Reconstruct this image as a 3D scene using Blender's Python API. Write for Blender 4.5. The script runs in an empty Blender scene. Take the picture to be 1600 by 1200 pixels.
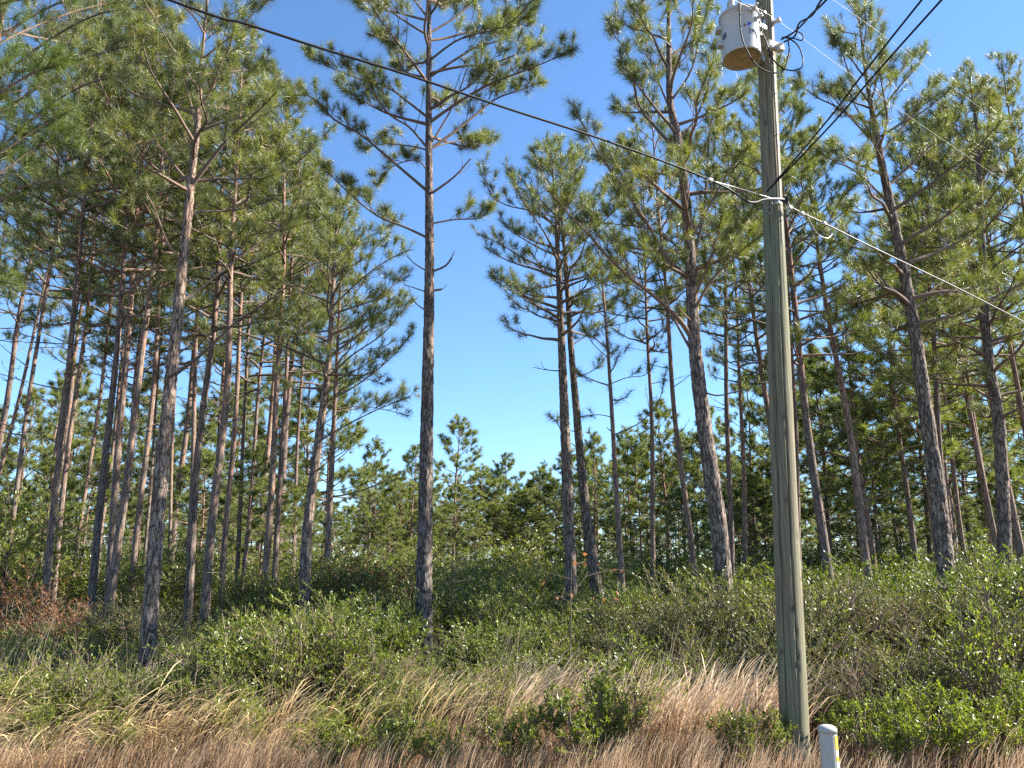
import bpy, math, random
import numpy as np
from mathutils import Vector, Matrix

SC = bpy.context.scene
R = math.radians
# ------------------------------------------------------------------ camera, sky, sun, exposure
CAM_Z = 1.9
PITCH = R(13.56)
cam_d = bpy.data.cameras.new("camera")
cam_d.sensor_width = 36.0
cam_d.lens = 28.0
cam_d.clip_start = 0.05
cam_d.clip_end = 4000
cam = bpy.data.objects.new("camera", cam_d)
SC.collection.objects.link(cam)
cam.location = (0, 0, CAM_Z)
cam.rotation_euler = (R(90) + PITCH, 0, 0)
SC.camera = cam

SUN_AZ, SUN_EL = R(83), R(36)      # azimuth from +Y towards +X
world = bpy.data.worlds.new("World")
SC.world = world
world.use_nodes = True
wn = world.node_tree
wn.nodes.clear()
sky = wn.nodes.new("ShaderNodeTexSky")
sky.sky_type = 'NISHITA'
sky.sun_disc = False
sky.sun_elevation = SUN_EL
sky.sun_rotation = SUN_AZ
sky.altitude = 0
sky.air_density = 1.0
sky.dust_density = 0.0
sky.ozone_density = 6.0
bg = wn.nodes.new("ShaderNodeBackground")
bg.inputs[1].default_value = 0.07
tint = wn.nodes.new("ShaderNodeMix")
tint.data_type = 'RGBA'
tint.blend_type = 'MULTIPLY'
tint.inputs[0].default_value = 1.0
tint.inputs[7].default_value = (0.92, 1.01, 1.05, 1)
wo = wn.nodes.new("ShaderNodeOutputWorld")
wn.links.new(sky.outputs[0], tint.inputs[6])
wn.links.new(tint.outputs[2], bg.inputs[0])
wn.links.new(bg.outputs[0], wo.inputs[0])

sun_l = bpy.data.lights.new("sun", 'SUN')
sun_l.energy = 5.0
sun_l.angle = R(0.5)
sun_l.color = (1.0, 0.93, 0.81)
sun = bpy.data.objects.new("sun", sun_l)
SC.collection.objects.link(sun)
sd = Vector((math.sin(SUN_AZ) * math.cos(SUN_EL), math.cos(SUN_AZ) * math.cos(SUN_EL), math.sin(SUN_EL)))
sun.rotation_euler = sd.to_track_quat('Z', 'Y').to_euler()
sun.location = sd * 60

SC.view_settings.view_transform = 'Standard'
SC.view_settings.look = 'None'
SC.view_settings.gamma = 1
SC.view_settings.use_curve_mapping = False
SC.view_settings.exposure = 2.0
SC.render.engine = 'CYCLES'
SC.cycles.use_denoising = False
SC.cycles.sample_clamp_indirect = 4
SC.cycles.max_bounces = 6
SC.cycles.diffuse_bounces = 3
SC.cycles.glossy_bounces = 2
SC.cycles.transmission_bounces = 3

# ------------------------------------------------------------------ helpers
F = 1600 * 28 / 36.0
CP, SP = math.cos(PITCH), math.sin(PITCH)


def P(px, py, D):
    """point at forward distance D seen at photograph pixel (px, py)"""
    r, u = px - 800.0, 600.0 - py
    fwd, up = F * CP - u * SP, F * SP + u * CP
    return np.array([D * r / fwd, D, CAM_Z + D * up / fwd])


def PZ(px, py, z):
    """point at height z seen at photograph pixel (px, py)"""
    r, u = px - 800.0, 600.0 - py
    fwd, up = F * CP - u * SP, F * SP + u * CP
    s = (z - CAM_Z) / up
    return np.array([r * s, fwd * s, z])


def GX(px, D):
    """ground x of pixel column px at distance D (near the horizon)"""
    return (px - 800.0) * D / 1281.0


COL = SC.collection


def link(o, parent=None):
    COL.objects.link(o)
    if parent is not None:
        o.parent = parent
    return o


def tag(o, label=None, cat=None, group=None, kind=None):
    if label:
        o["label"] = label
    if cat:
        o["category"] = cat
    if group:
        o["group"] = group
    if kind:
        o["kind"] = kind
    return o


def empty(name, loc=(0, 0, 0), rot=(0, 0, 0), parent=None):
    o = bpy.data.objects.new(name, None)
    o.empty_display_size = 0.2
    o.location = loc
    o.rotation_euler = rot
    return link(o, parent)


class Acc:
    """collects triangles/quads with a per-face float (tint) and per-vertex float (grad)"""

    def __init__(self):
        self.v, self.q, self.t = [], [], []
        self.qt, self.tt, self.g = [], [], []
        self.qm, self.tm = [], []
        self.n = 0
        self.flat = False

    def verts(self, v, g=0.0):
        v = np.asarray(v, dtype=np.float32).reshape(-1, 3)
        self.v.append(v)
        self.g.append(np.broadcast_to(np.asarray(g, dtype=np.float32), (len(v),)).copy())
        o = self.n
        self.n += len(v)
        return o

    def quads(self, f, tint=0.5, mat=0):
        f = np.asarray(f, dtype=np.int32).reshape(-1, 4)
        self.q.append(f)
        self.qt.append(np.broadcast_to(np.asarray(tint, dtype=np.float32), (len(f),)).copy())
        self.qm.append(np.full(len(f), mat, dtype=np.int32))

    def tris(self, f, tint=0.5, mat=0):
        f = np.asarray(f, dtype=np.int32).reshape(-1, 3)
        self.t.append(f)
        self.tt.append(np.broadcast_to(np.asarray(tint, dtype=np.float32), (len(f),)).copy())
        self.tm.append(np.full(len(f), mat, dtype=np.int32))

    def mesh(self, name, mats, smooth=True):
        me = bpy.data.meshes.new(name)
        V = np.concatenate(self.v) if self.v else np.zeros((0, 3), np.float32)
        Q = np.concatenate(self.q) if self.q else np.zeros((0, 4), np.int32)
        T = np.concatenate(self.t) if self.t else np.zeros((0, 3), np.int32)
        me.vertices.add(len(V))
        me.vertices.foreach_set("co", V.ravel())
        me.loops.add(Q.size + T.size)
        me.loops.foreach_set("vertex_index", np.concatenate([Q.ravel(), T.ravel()]).astype(np.int32))
        me.polygons.add(len(Q) + len(T))
        st = np.concatenate([np.arange(len(Q)) * 4, Q.size + np.arange(len(T)) * 3]).astype(np.int32)
        me.polygons.foreach_set("loop_start", st)
        me.polygons.foreach_set("use_smooth", np.full(len(Q) + len(T), smooth and not self.flat, dtype=bool))
        mi = np.concatenate(self.qm + self.tm) if (self.qm or self.tm) else np.zeros(0, np.int32)
        me.polygons.foreach_set("material_index", mi.astype(np.int32))
        a = me.attributes.new("tint", 'FLOAT', 'FACE')
        tt = np.concatenate(self.qt + self.tt) if (self.qt or self.tt) else np.zeros(0, np.float32)
        a.data.foreach_set("value", tt.astype(np.float32))
        b = me.attributes.new("grad", 'FLOAT', 'POINT')
        b.data.foreach_set("value", np.concatenate(self.g).astype(np.float32) if self.g else np.zeros(0, np.float32))
        for m in (mats if isinstance(mats, (list, tuple)) else [mats]):
            me.materials.append(m)
        me.update(calc_edges=True)
        me.validate()
        return me

    def build(self, name, mats, parent=None, smooth=True, loc=None):
        o = bpy.data.objects.new(name, self.mesh(name, mats, smooth))
        if loc is not None:
            o.location = loc
        return link(o, parent)


def unit(v):
    v = np.asarray(v, float)
    return v / (np.linalg.norm(v) + 1e-12)


def tube(acc, pts, rad, sides=6, cap=False, mat=0, tint=0.5, grad=None):
    pts = np.asarray(pts, float)
    n = len(pts)
    rad = np.broadcast_to(np.asarray(rad, float), (n,))
    tan = np.gradient(pts, axis=0)
    tan /= np.linalg.norm(tan, axis=1)[:, None] + 1e-9
    m = unit(pts[-1] - pts[0])
    ref = np.array([1.0, 0, 0]) if abs(m[2]) > 0.7 else np.array([0, 0, 1.0])
    a = np.cross(tan, ref)
    a /= np.linalg.norm(a, axis=1)[:, None] + 1e-9
    b = np.cross(tan, a)
    th = np.arange(sides) * 2 * np.pi / sides
    V = pts[:, None, :] + rad[:, None, None] * (a[:, None, :] * np.cos(th)[None, :, None] + b[:, None, :] * np.sin(th)[None, :, None])
    g = 0.0 if grad is None else np.repeat(np.asarray(grad, float), sides)
    o = acc.verts(V.reshape(-1, 3), g)
    i = np.arange(n - 1)[:, None] * sides
    j = np.arange(sides)[None, :]
    k = (j + 1) % sides
    acc.quads(np.stack([i + j, i + sides + j, i + sides + k, i + k], -1).reshape(-1, 4) + o, tint, mat)
    if cap:
        c = acc.verts(np.stack([pts[0], pts[-1]]), 0.0 if grad is None else [grad[0], grad[-1]])
        jj = np.arange(sides)
        kk = (jj + 1) % sides
        acc.tris(np.stack([np.full(sides, c), o + jj, o + kk], -1), tint, mat)
        e = o + (n - 1) * sides
        acc.tris(np.stack([np.full(sides, c + 1), e + kk, e + jj], -1), tint, mat)


def lathe(acc, prof, sides=32, c=(0, 0, 0), mat=0, tint=0.5):
    """prof: list of (r, z)"""
    prof = np.asarray(prof, float)
    th = np.arange(sides) * 2 * np.pi / sides
    V = np.stack([prof[:, 0:1] * np.cos(th), prof[:, 0:1] * np.sin(th), np.repeat(prof[:, 1:2], sides, 1)], -1) + np.asarray(c)
    o = acc.verts(V.reshape(-1, 3))
    n = len(prof)
    i = np.arange(n - 1)[:, None] * sides
    j = np.arange(sides)[None, :]
    k = (j + 1) % sides
    acc.quads(np.stack([i + j, i + k, i + sides + k, i + sides + j], -1).reshape(-1, 4) + o, tint, mat)


def box(acc, c, s, rot=0.0, mat=0):
    c = np.asarray(c, float)
    x, y, z = [k / 2.0 for k in s]
    V = np.array([[-x, -y, -z], [x, -y, -z], [x, y, -z], [-x, y, -z], [-x, -y, z], [x, -y, z], [x, y, z], [-x, y, z]])
    ca, sa = math.cos(rot), math.sin(rot)
    V = V @ np.array([[ca, sa, 0], [-sa, ca, 0], [0, 0, 1]]) + c
    o = acc.verts(V)
    acc.flat = True
    acc.quads(np.array([[0, 3, 2, 1], [4, 5, 6, 7], [0, 1, 5, 4], [1, 2, 6, 5], [2, 3, 7, 6], [3, 0, 4, 7]]) + o, 0.5, mat)


def resample(pts, n):
    """smooth curve through points (Catmull-Rom), n samples"""
    p = np.asarray(pts, float)
    if len(p) == 2:
        t = np.linspace(0, 1, n)[:, None]
        return p[0] * (1 - t) + p[1] * t
    q = np.vstack([2 * p[0] - p[1], p, 2 * p[-1] - p[-2]])
    u = np.linspace(0, len(p) - 1 - 1e-6, n)
    i = u.astype(int)
    t = (u - i)[:, None]
    a, b, c, d = q[i], q[i + 1], q[i + 2], q[i + 3]
    return 0.5 * ((2 * b) + (-a + c) * t + (2 * a - 5 * b + 4 * c - d) * t ** 2 + (-a + 3 * b - 3 * c + d) * t ** 3)


# ------------------------------------------------------------------ materials
def mat(name):
    m = bpy.data.materials.new(name)
    m.use_nodes = True
    nt = m.node_tree
    nt.nodes.clear()
    return m, nt, nt.nodes, nt.links


def ramp(N, stops, interp='LINEAR'):
    r = N.new("ShaderNodeValToRGB")
    r.color_ramp.interpolation = interp
    el = r.color_ramp.elements
    while len(el) > 1:
        el.remove(el[-1])
    el[0].position, el[0].color = stops[0][0], (*stops[0][1], 1)
    for p, c in stops[1:]:
        e = el.new(p)
        e.color = (*c, 1)
    return r


def leaf_mat(name, stops, rough=0.4, spec=0.5, trans=0.3, trans_gain=(1.3, 1.5, 0.6), obj_var=0.12):
    m, nt, N, L = mat(name)
    at = N.new("ShaderNodeAttribute")
    at.attribute_name = "tint"
    oi = N.new("ShaderNodeObjectInfo")
    ad = N.new("ShaderNodeMath")
    ad.operation = 'MULTIPLY_ADD'
    L.new(oi.outputs['Random'], ad.inputs[0])
    ad.inputs[1].default_value = obj_var
    sb = N.new("ShaderNodeMath")
    sb.operation = 'SUBTRACT'
    L.new(at.outputs['Fac'], sb.inputs[0])
    sb.inputs[1].default_value = obj_var / 2
    L.new(sb.outputs[0], ad.inputs[2])
    r = ramp(N, stops)
    L.new(ad.outputs[0], r.inputs[0])
    pb = N.new("ShaderNodeBsdfPrincipled")
    pb.inputs['Roughness'].default_value = rough
    pb.inputs['Specular IOR Level'].default_value = spec
    L.new(r.outputs[0], pb.inputs['Base Color'])
    tr = N.new("ShaderNodeBsdfTranslucent")
    mu = N.new("ShaderNodeMix")
    mu.data_type = 'RGBA'
    mu.blend_type = 'MULTIPLY'
    mu.inputs[0].default_value = 1
    L.new(r.outputs[0], mu.inputs[6])
    mu.inputs[7].default_value = (*trans_gain, 1)
    L.new(mu.outputs[2], tr.inputs[0])
    mx = N.new("ShaderNodeMixShader")
    mx.inputs[0].default_value = trans
    L.new(pb.outputs[0], mx.inputs[1])
    L.new(tr.outputs[0], mx.inputs[2])
    out = N.new("ShaderNodeOutputMaterial")
    L.new(mx.outputs[0], out.inputs[0])
    return m


NEEDLE = leaf_mat("pine_needles", [(0.0, (0.058, 0.074, 0.018)), (0.45, (0.112, 0.136, 0.031)), (0.8, (0.168, 0.188, 0.045)), (0.97, (0.22, 0.22, 0.07)), (1.0, (0.26, 0.15, 0.05))],
                  rough=0.45, spec=1.0, trans=0.38, trans_gain=(1.5, 1.6, 0.55))
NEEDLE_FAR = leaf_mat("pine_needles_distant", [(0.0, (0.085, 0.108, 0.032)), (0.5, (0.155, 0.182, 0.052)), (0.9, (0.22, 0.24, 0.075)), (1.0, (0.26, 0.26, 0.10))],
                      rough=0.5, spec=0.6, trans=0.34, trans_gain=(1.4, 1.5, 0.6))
NEEDLE_BRIGHT = leaf_mat("pine_needles_fresh", [(0.0, (0.050, 0.085, 0.016)), (0.6, (0.095, 0.145, 0.028)), (1.0, (0.17, 0.20, 0.05))],
                         rough=0.45, spec=0.7, trans=0.34, trans_gain=(1.5, 1.5, 0.45))
LEAF = leaf_mat("evergreen_leaves", [(0.0, (0.050, 0.076, 0.012)), (0.4, (0.110, 0.145, 0.022)), (0.8, (0.185, 0.210, 0.036)), (1.0, (0.25, 0.24, 0.06))],
                rough=0.40, spec=0.55, trans=0.3, trans_gain=(1.4, 1.5, 0.4), obj_var=0.3)
LEAF_BRIGHT = leaf_mat("yellow_green_leaves", [(0.0, (0.080, 0.11, 0.018)), (0.5, (0.17, 0.205, 0.032)), (0.85, (0.26, 0.275, 0.05)), (1.0, (0.32, 0.30, 0.08))],
                      rough=0.38, spec=0.6, trans=0.42, trans_gain=(1.3, 1.4, 0.45), obj_var=0.25)
LEAF_OLIVE = leaf_mat("olive_leaves", [(0.0, (0.075, 0.090, 0.020)), (0.5, (0.160, 0.170, 0.042)), (0.85, (0.23, 0.22, 0.07)), (1.0, (0.30, 0.23, 0.11))],
                      rough=0.42, spec=0.5, trans=0.25, trans_gain=(1.3, 1.3, 0.6), obj_var=0.3)
LEAF_BROWN = leaf_mat("dead_oak_leaves", [(0.0, (0.11, 0.055, 0.028)), (0.5, (0.22, 0.11, 0.05)), (0.9, (0.32, 0.15, 0.06)), (1.0, (0.42, 0.14, 0.03))],
                      rough=0.6, spec=0.3, trans=0.35, trans_gain=(1.3, 1.0, 0.6), obj_var=0.1)


def bark_mat(name, dark, mid, light, ruddy, scale=1.0, bump=0.6, use_crack=False):
    m, nt, N, L = mat(name)
    tc = N.new("ShaderNodeTexCoord")
    mp = N.new("ShaderNodeMapping")
    mp.inputs['Scale'].default_value = (9 * scale, 9 * scale, 1.9 * scale)
    L.new(tc.outputs['Object'], mp.inputs[0])
    nz = N.new("ShaderNodeTexNoise")
    nz.inputs['Scale'].default_value = 1.7
    nz.inputs['Detail'].default_value = 6
    nz.inputs['Roughness'].default_value = 0.65
    L.new(mp.outputs[0], nz.inputs['Vector'])
    mxv = N.new("ShaderNodeVectorMath")
    mxv.operation = 'MULTIPLY_ADD'
    L.new(nz.outputs['Color'], mxv.inputs[0])
    mxv.inputs[1].default_value = (1.5, 1.5, 1.5)
    L.new(mp.outputs[0], mxv.inputs[2])
    vo = N.new("ShaderNodeTexVoronoi")
    vo.feature = 'DISTANCE_TO_EDGE'
    vo.inputs['Scale'].default_value = 1.6
    L.new(mxv.outputs[0], vo.inputs['Vector'])
    vc = N.new("ShaderNodeTexVoronoi")
    vc.inputs['Scale'].default_value = 1.6
    L.new(mxv.outputs[0], vc.inputs['Vector'])
    e = N.new("ShaderNodeMapRange")
    e.inputs[1].default_value = 0.0
    e.inputs[2].default_value = 0.13
    e.inputs[3].default_value = 0.12
    L.new(vo.outputs['Distance'], e.inputs[0])
    r = ramp(N, [(0.25, mid), (0.62, light)])
    L.new(nz.outputs['Fac'], r.inputs[0])
    # ruddy flakes, stronger up the trunk ("grad" = share of height)
    at = N.new("ShaderNodeAttribute")
    at.attribute_name = "grad"
    sep = N.new("ShaderNodeSeparateColor")
    L.new(vc.outputs['Color'], sep.inputs[0])
    mm = N.new("ShaderNodeMath")
    mm.operation = 'MULTIPLY'
    L.new(sep.outputs[0], mm.inputs[0])
    mr = N.new("ShaderNodeMapRange")
    mr.inputs[1].default_value = 0.05
    mr.inputs[2].default_value = 0.75
    mr.inputs[3].default_value = 0.25
    mr.inputs[4].default_value = 1.3
    L.new(at.outputs['Fac'], mr.inputs[0])
    L.new(mr.outputs[0], mm.inputs[1])
    mx = N.new("ShaderNodeMix")
    mx.data_type = 'RGBA'
    L.new(mm.outputs[0], mx.inputs[0])
    L.new(r.outputs[0], mx.inputs[6])
    mx.inputs[7].default_value = (*ruddy, 1)
    mx2 = N.new("ShaderNodeMix")
    mx2.data_type = 'RGBA'
    L.new(e.outputs[0], mx2.inputs[0])
    mx2.inputs[6].default_value = (*dark, 1)
    L.new(mx.outputs[2], mx2.inputs[7])
    col = mx2.outputs[2]
    oi = N.new("ShaderNodeObjectInfo")
    rv = ramp(N, [(0.0, (0.68, 0.70, 0.72)), (0.5, (0.95, 0.93, 0.90)), (1.0, (1.12, 1.03, 0.96))])
    L.new(oi.outputs['Random'], rv.inputs[0])
    mv = N.new("ShaderNodeMix")
    mv.data_type = 'RGBA'
    mv.blend_type = 'MULTIPLY'
    mv.inputs[0].default_value = 1
    L.new(col, mv.inputs[6])
    L.new(rv.outputs[0], mv.inputs[7])
    col = mv.outputs[2]
    pb = N.new("ShaderNodeBsdfPrincipled")
    pb.inputs['Roughness'].default_value = 0.9
    pb.inputs['Specular IOR Level'].default_value = 0.2
    L.new(col, pb.inputs['Base Color'])
    bp = N.new("ShaderNodeBump")
    bp.inputs['Strength'].default_value = bump
    bp.inputs['Distance'].default_value = 0.02
    ms = N.new("ShaderNodeMath")
    ms.operation = 'MULTIPLY_ADD'
    L.new(nz.outputs['Fac'], ms.inputs[0])
    ms.inputs[1].default_value = 0.6
    L.new(e.outputs[0], ms.inputs[2])
    L.new(ms.outputs[0], bp.inputs['Height'])
    L.new(bp.outputs[0], pb.inputs['Normal'])
    out = N.new("ShaderNodeOutputMaterial")
    L.new(pb.outputs[0], out.inputs[0])
    return m


BARK = bark_mat("pine_bark", (0.055, 0.040, 0.036), (0.15, 0.115, 0.10), (0.25, 0.215, 0.185), (0.34, 0.195, 0.145))
BARK_HERO = bark_mat("platy_pine_bark", (0.05, 0.036, 0.032), (0.15, 0.122, 0.105), (0.29, 0.25, 0.22), (0.29, 0.20, 0.155), scale=1.15, bump=0.9, use_crack=True)
TWIG = bark_mat("twig_bark", (0.07, 0.05, 0.04), (0.14, 0.105, 0.085), (0.23, 0.18, 0.15), (0.25, 0.15, 0.11), scale=3, bump=0.2)
STEM = bark_mat("shrub_stems", (0.08, 0.06, 0.04), (0.15, 0.12, 0.085), (0.24, 0.20, 0.15), (0.18, 0.11, 0.07), scale=4, bump=0.1)


def simple(name, color, rough=0.5, metal=0.0, spec=0.5, noise=0.0, nscale=20):
    m, nt, N, L = mat(name)
    pb = N.new("ShaderNodeBsdfPrincipled")
    pb.inputs['Base Color'].default_value = (*color, 1)
    pb.inputs['Roughness'].default_value = rough
    pb.inputs['Metallic'].default_value = metal
    pb.inputs['Specular IOR Level'].default_value = spec
    if noise:
        tc = N.new("ShaderNodeTexCoord")
        nz = N.new("ShaderNodeTexNoise")
        nz.inputs['Scale'].default_value = nscale
        nz.inputs['Detail'].default_value = 5
        L.new(tc.outputs['Object'], nz.inputs['Vector'])
        r = ramp(N, [(0.3, tuple(c * (1 - noise) for c in color)), (0.7, tuple(min(1, c * (1 + noise * 0.6)) for c in color))])
        L.new(nz.outputs['Fac'], r.inputs[0])
        L.new(r.outputs[0], pb.inputs['Base Color'])
    out = N.new("ShaderNodeOutputMaterial")
    L.new(pb.outputs[0], out.inputs[0])
    return m


def pole_mat():
    m, nt, N, L = mat("treated_pole_wood")
    tc = N.new("ShaderNodeTexCoord")
    mp = N.new("ShaderNodeMapping")
    mp.inputs['Scale'].default_value = (26, 26, 0.9)
    L.new(tc.outputs['Object'], mp.inputs[0])
    nz = N.new("ShaderNodeTexNoise")
    nz.inputs['Scale'].default_value = 1.6
    nz.inputs['Detail'].default_value = 8
    nz.inputs['Roughness'].default_value = 0.7
    L.new(mp.outputs[0], nz.inputs['Vector'])
    nb = N.new("ShaderNodeTexNoise")
    nb.inputs['Scale'].default_value = 1.3
    nb.inputs['Detail'].default_value = 3
    L.new(tc.outputs['Object'], nb.inputs['Vector'])
    r1 = ramp(N, [(0.28, (0.075, 0.068, 0.05)), (0.5, (0.155, 0.146, 0.11)), (0.72, (0.24, 0.23, 0.175))])
    L.new(nz.outputs['Fac'], r1.inputs[0])
    r2 = ramp(N, [(0.35, (0.92, 1.0, 0.84)), (0.65, (1.12, 0.97, 0.86))])
    L.new(nb.outputs['Fac'], r2.inputs[0])
    mu = N.new("ShaderNodeMix")
    mu.data_type = 'RGBA'
    mu.blend_type = 'MULTIPLY'
    mu.inputs[0].default_value = 1
    L.new(r1.outputs[0], mu.inputs[6])
    L.new(r2.outputs[0], mu.inputs[7])
    at = N.new("ShaderNodeAttribute")
    at.attribute_name = "grad"
    mx = N.new("ShaderNodeMix")
    mx.data_type = 'RGBA'
    L.new(at.outputs['Fac'], mx.inputs[0])
    L.new(mu.outputs[2], mx.inputs[6])
    mx.inputs[7].default_value = (0.02, 0.017, 0.013, 1)
    pb = N.new("ShaderNodeBsdfPrincipled")
    pb.inputs['Roughness'].default_value = 0.85
    pb.inputs['Specular IOR Level'].default_value = 0.25
    L.new(mx.outputs[2], pb.inputs['Base Color'])
    bp = N.new("ShaderNodeBump")
    bp.inputs['Strength'].default_value = 0.5
    bp.inputs['Distance'].default_value = 0.008
    L.new(nz.outputs['Fac'], bp.inputs['Height'])
    L.new(bp.outputs[0], pb.inputs['Normal'])
    out = N.new("ShaderNodeOutputMaterial")
    L.new(pb.outputs[0], out.inputs[0])
    return m


POLE = pole_mat()
TANK = simple("grey_tank_paint", (0.40, 0.41, 0.42), 0.32, 0, 0.5, 0.03, 5)
TANK_BASE = simple("tan_tank_bottom", (0.33, 0.275, 0.175), 0.7, 0, 0.3, 0.22, 12)
BLACK = simple("black_cable_jacket", (0.014, 0.014, 0.016), 0.62, 0, 0.3)
GALV = simple("galvanised_steel", (0.52, 0.52, 0.50), 0.42, 0.75, 0.5, 0.15, 40)
ALU = simple("bare_aluminium_wire", (0.28, 0.28, 0.28), 0.55, 0.4)
PORC = simple("grey_porcelain", (0.42, 0.40, 0.38), 0.25)
BLUE = simple("blue_sticker", (0.03, 0.10, 0.42), 0.5)
INK = simple("dark_blue_print", (0.03, 0.05, 0.12), 0.5)
GREYDARK = simple("dark_plate", (0.07, 0.08, 0.10), 0.5)
PVC = simple("off_white_post_plastic", (0.37, 0.37, 0.34), 0.5, 0, 0.4, 0.10, 14)
YELLOW = simple("yellow_marker_decal", (0.55, 0.40, 0.05), 0.5)
DECALW = simple("white_marker_decal", (0.8, 0.8, 0.76), 0.5)


def grass_mat(name, base, mid, top):
    m, nt, N, L = mat(name)
    g = N.new("ShaderNodeAttribute")
    g.attribute_name = "grad"
    t = N.new("ShaderNodeAttribute")
    t.attribute_name = "tint"
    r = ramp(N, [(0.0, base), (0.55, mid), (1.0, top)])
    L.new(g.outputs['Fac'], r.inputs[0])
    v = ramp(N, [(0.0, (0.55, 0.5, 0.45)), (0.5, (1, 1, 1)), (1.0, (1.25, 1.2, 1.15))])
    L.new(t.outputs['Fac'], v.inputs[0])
    mu = N.new("ShaderNodeMix")
    mu.data_type = 'RGBA'
    mu.blend_type = 'MULTIPLY'
    mu.inputs[0].default_value = 1
    L.new(r.outputs[0], mu.inputs[6])
    L.new(v.outputs[0], mu.inputs[7])
    pb = N.new("ShaderNodeBsdfPrincipled")
    pb.inputs['Roughness'].default_value = 0.5
    pb.inputs['Specular IOR Level'].default_value = 0.4
    L.new(mu.outputs[2], pb.inputs['Base Color'])
    tr = N.new("ShaderNodeBsdfTranslucent")
    L.new(mu.outputs[2], tr.inputs[0])
    mx = N.new("ShaderNodeMixShader")
    mx.inputs[0].default_value = 0.35
    L.new(pb.outputs[0], mx.inputs[1])
    L.new(tr.outputs[0], mx.inputs[2])
    out = N.new("ShaderNodeOutputMaterial")
    L.new(mx.outputs[0], out.inputs[0])
    return m


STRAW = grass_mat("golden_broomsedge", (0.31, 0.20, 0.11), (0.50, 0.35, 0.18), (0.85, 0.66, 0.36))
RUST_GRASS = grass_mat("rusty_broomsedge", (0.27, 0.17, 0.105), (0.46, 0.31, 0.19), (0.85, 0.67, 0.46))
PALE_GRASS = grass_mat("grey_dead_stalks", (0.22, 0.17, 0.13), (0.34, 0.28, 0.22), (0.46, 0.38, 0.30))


def ground_mat():
    m, nt, N, L = mat("pine_straw_litter")
    tc = N.new("ShaderNodeTexCoord")
    n1 = N.new("ShaderNodeTexNoise")
    n1.inputs['Scale'].default_value = 0.35
    n1.inputs['Detail'].default_value = 6
    n2 = N.new("ShaderNodeTexNoise")
    n2.inputs['Scale'].default_value = 14
    n2.inputs['Detail'].default_value = 8
    n2.inputs['Roughness'].default_value = 0.75
    L.new(tc.outputs['Object'], n1.inputs['Vector'])
    L.new(tc.outputs['Object'], n2.inputs['Vector'])
    r = ramp(N, [(0.3, (0.07, 0.045, 0.028)), (0.5, (0.15, 0.09, 0.055)), (0.7, (0.25, 0.16, 0.10))])
    L.new(n2.outputs['Fac'], r.inputs[0])
    r2 = ramp(N, [(0.4, (0.6, 0.8, 0.5)), (0.6, (1, 1, 1))])
    L.new(n1.outputs['Fac'], r2.inputs[0])
    mu = N.new("ShaderNodeMix")
    mu.data_type = 'RGBA'
    mu.blend_type = 'MULTIPLY'
    mu.inputs[0].default_value = 1
    L.new(r.outputs[0], mu.inputs[6])
    L.new(r2.outputs[0], mu.inputs[7])
    pb = N.new("ShaderNodeBsdfPrincipled")
    pb.inputs['Roughness'].default_value = 0.95
    L.new(mu.outputs[2], pb.inputs['Base Color'])
    bp = N.new("ShaderNodeBump")
    bp.inputs['Strength'].default_value = 0.8
    bp.inputs['Distance'].default_value = 0.05
    L.new(n2.outputs['Fac'], bp.inputs['Height'])
    L.new(bp.outputs[0], pb.inputs['Normal'])
    out = N.new("ShaderNodeOutputMaterial")
    L.new(pb.outputs[0], out.inputs[0])
    return m


# ------------------------------------------------------------------ ground
rg = np.random.default_rng(11)
acc = Acc()
xs = np.concatenate([[-2500, -900, -300], np.linspace(-120, 120, 81), [300, 900, 2500]])
ys = np.concatenate([[-900, -200, -60], np.linspace(-20, 140, 55), [300, 900, 3000]])
X, Y = np.meshgrid(xs, ys)
Z = 0.10 * np.sin(X * 0.31 + 1) * np.cos(Y * 0.27) + 0.05 * np.sin(X * 0.9 + Y * 0.7)
Z *= np.clip((np.abs(Y) + np.abs(X) * 0.3) / 10 - 0.6, 0, 1) * (np.abs(X) < 125) * (Y > -25) * (Y < 145)
o = acc.verts(np.stack([X, Y, Z], -1).reshape(-1, 3))
nx = len(xs)
i = np.arange(len(ys) - 1)[:, None] * nx
j = np.arange(nx - 1)[None, :]
acc.quads(np.stack([i + j, i + j + 1, i + nx + j + 1, i + nx + j], -1).reshape(-1, 4))
tag(acc.build("ground", ground_mat()), kind="structure")


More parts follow.
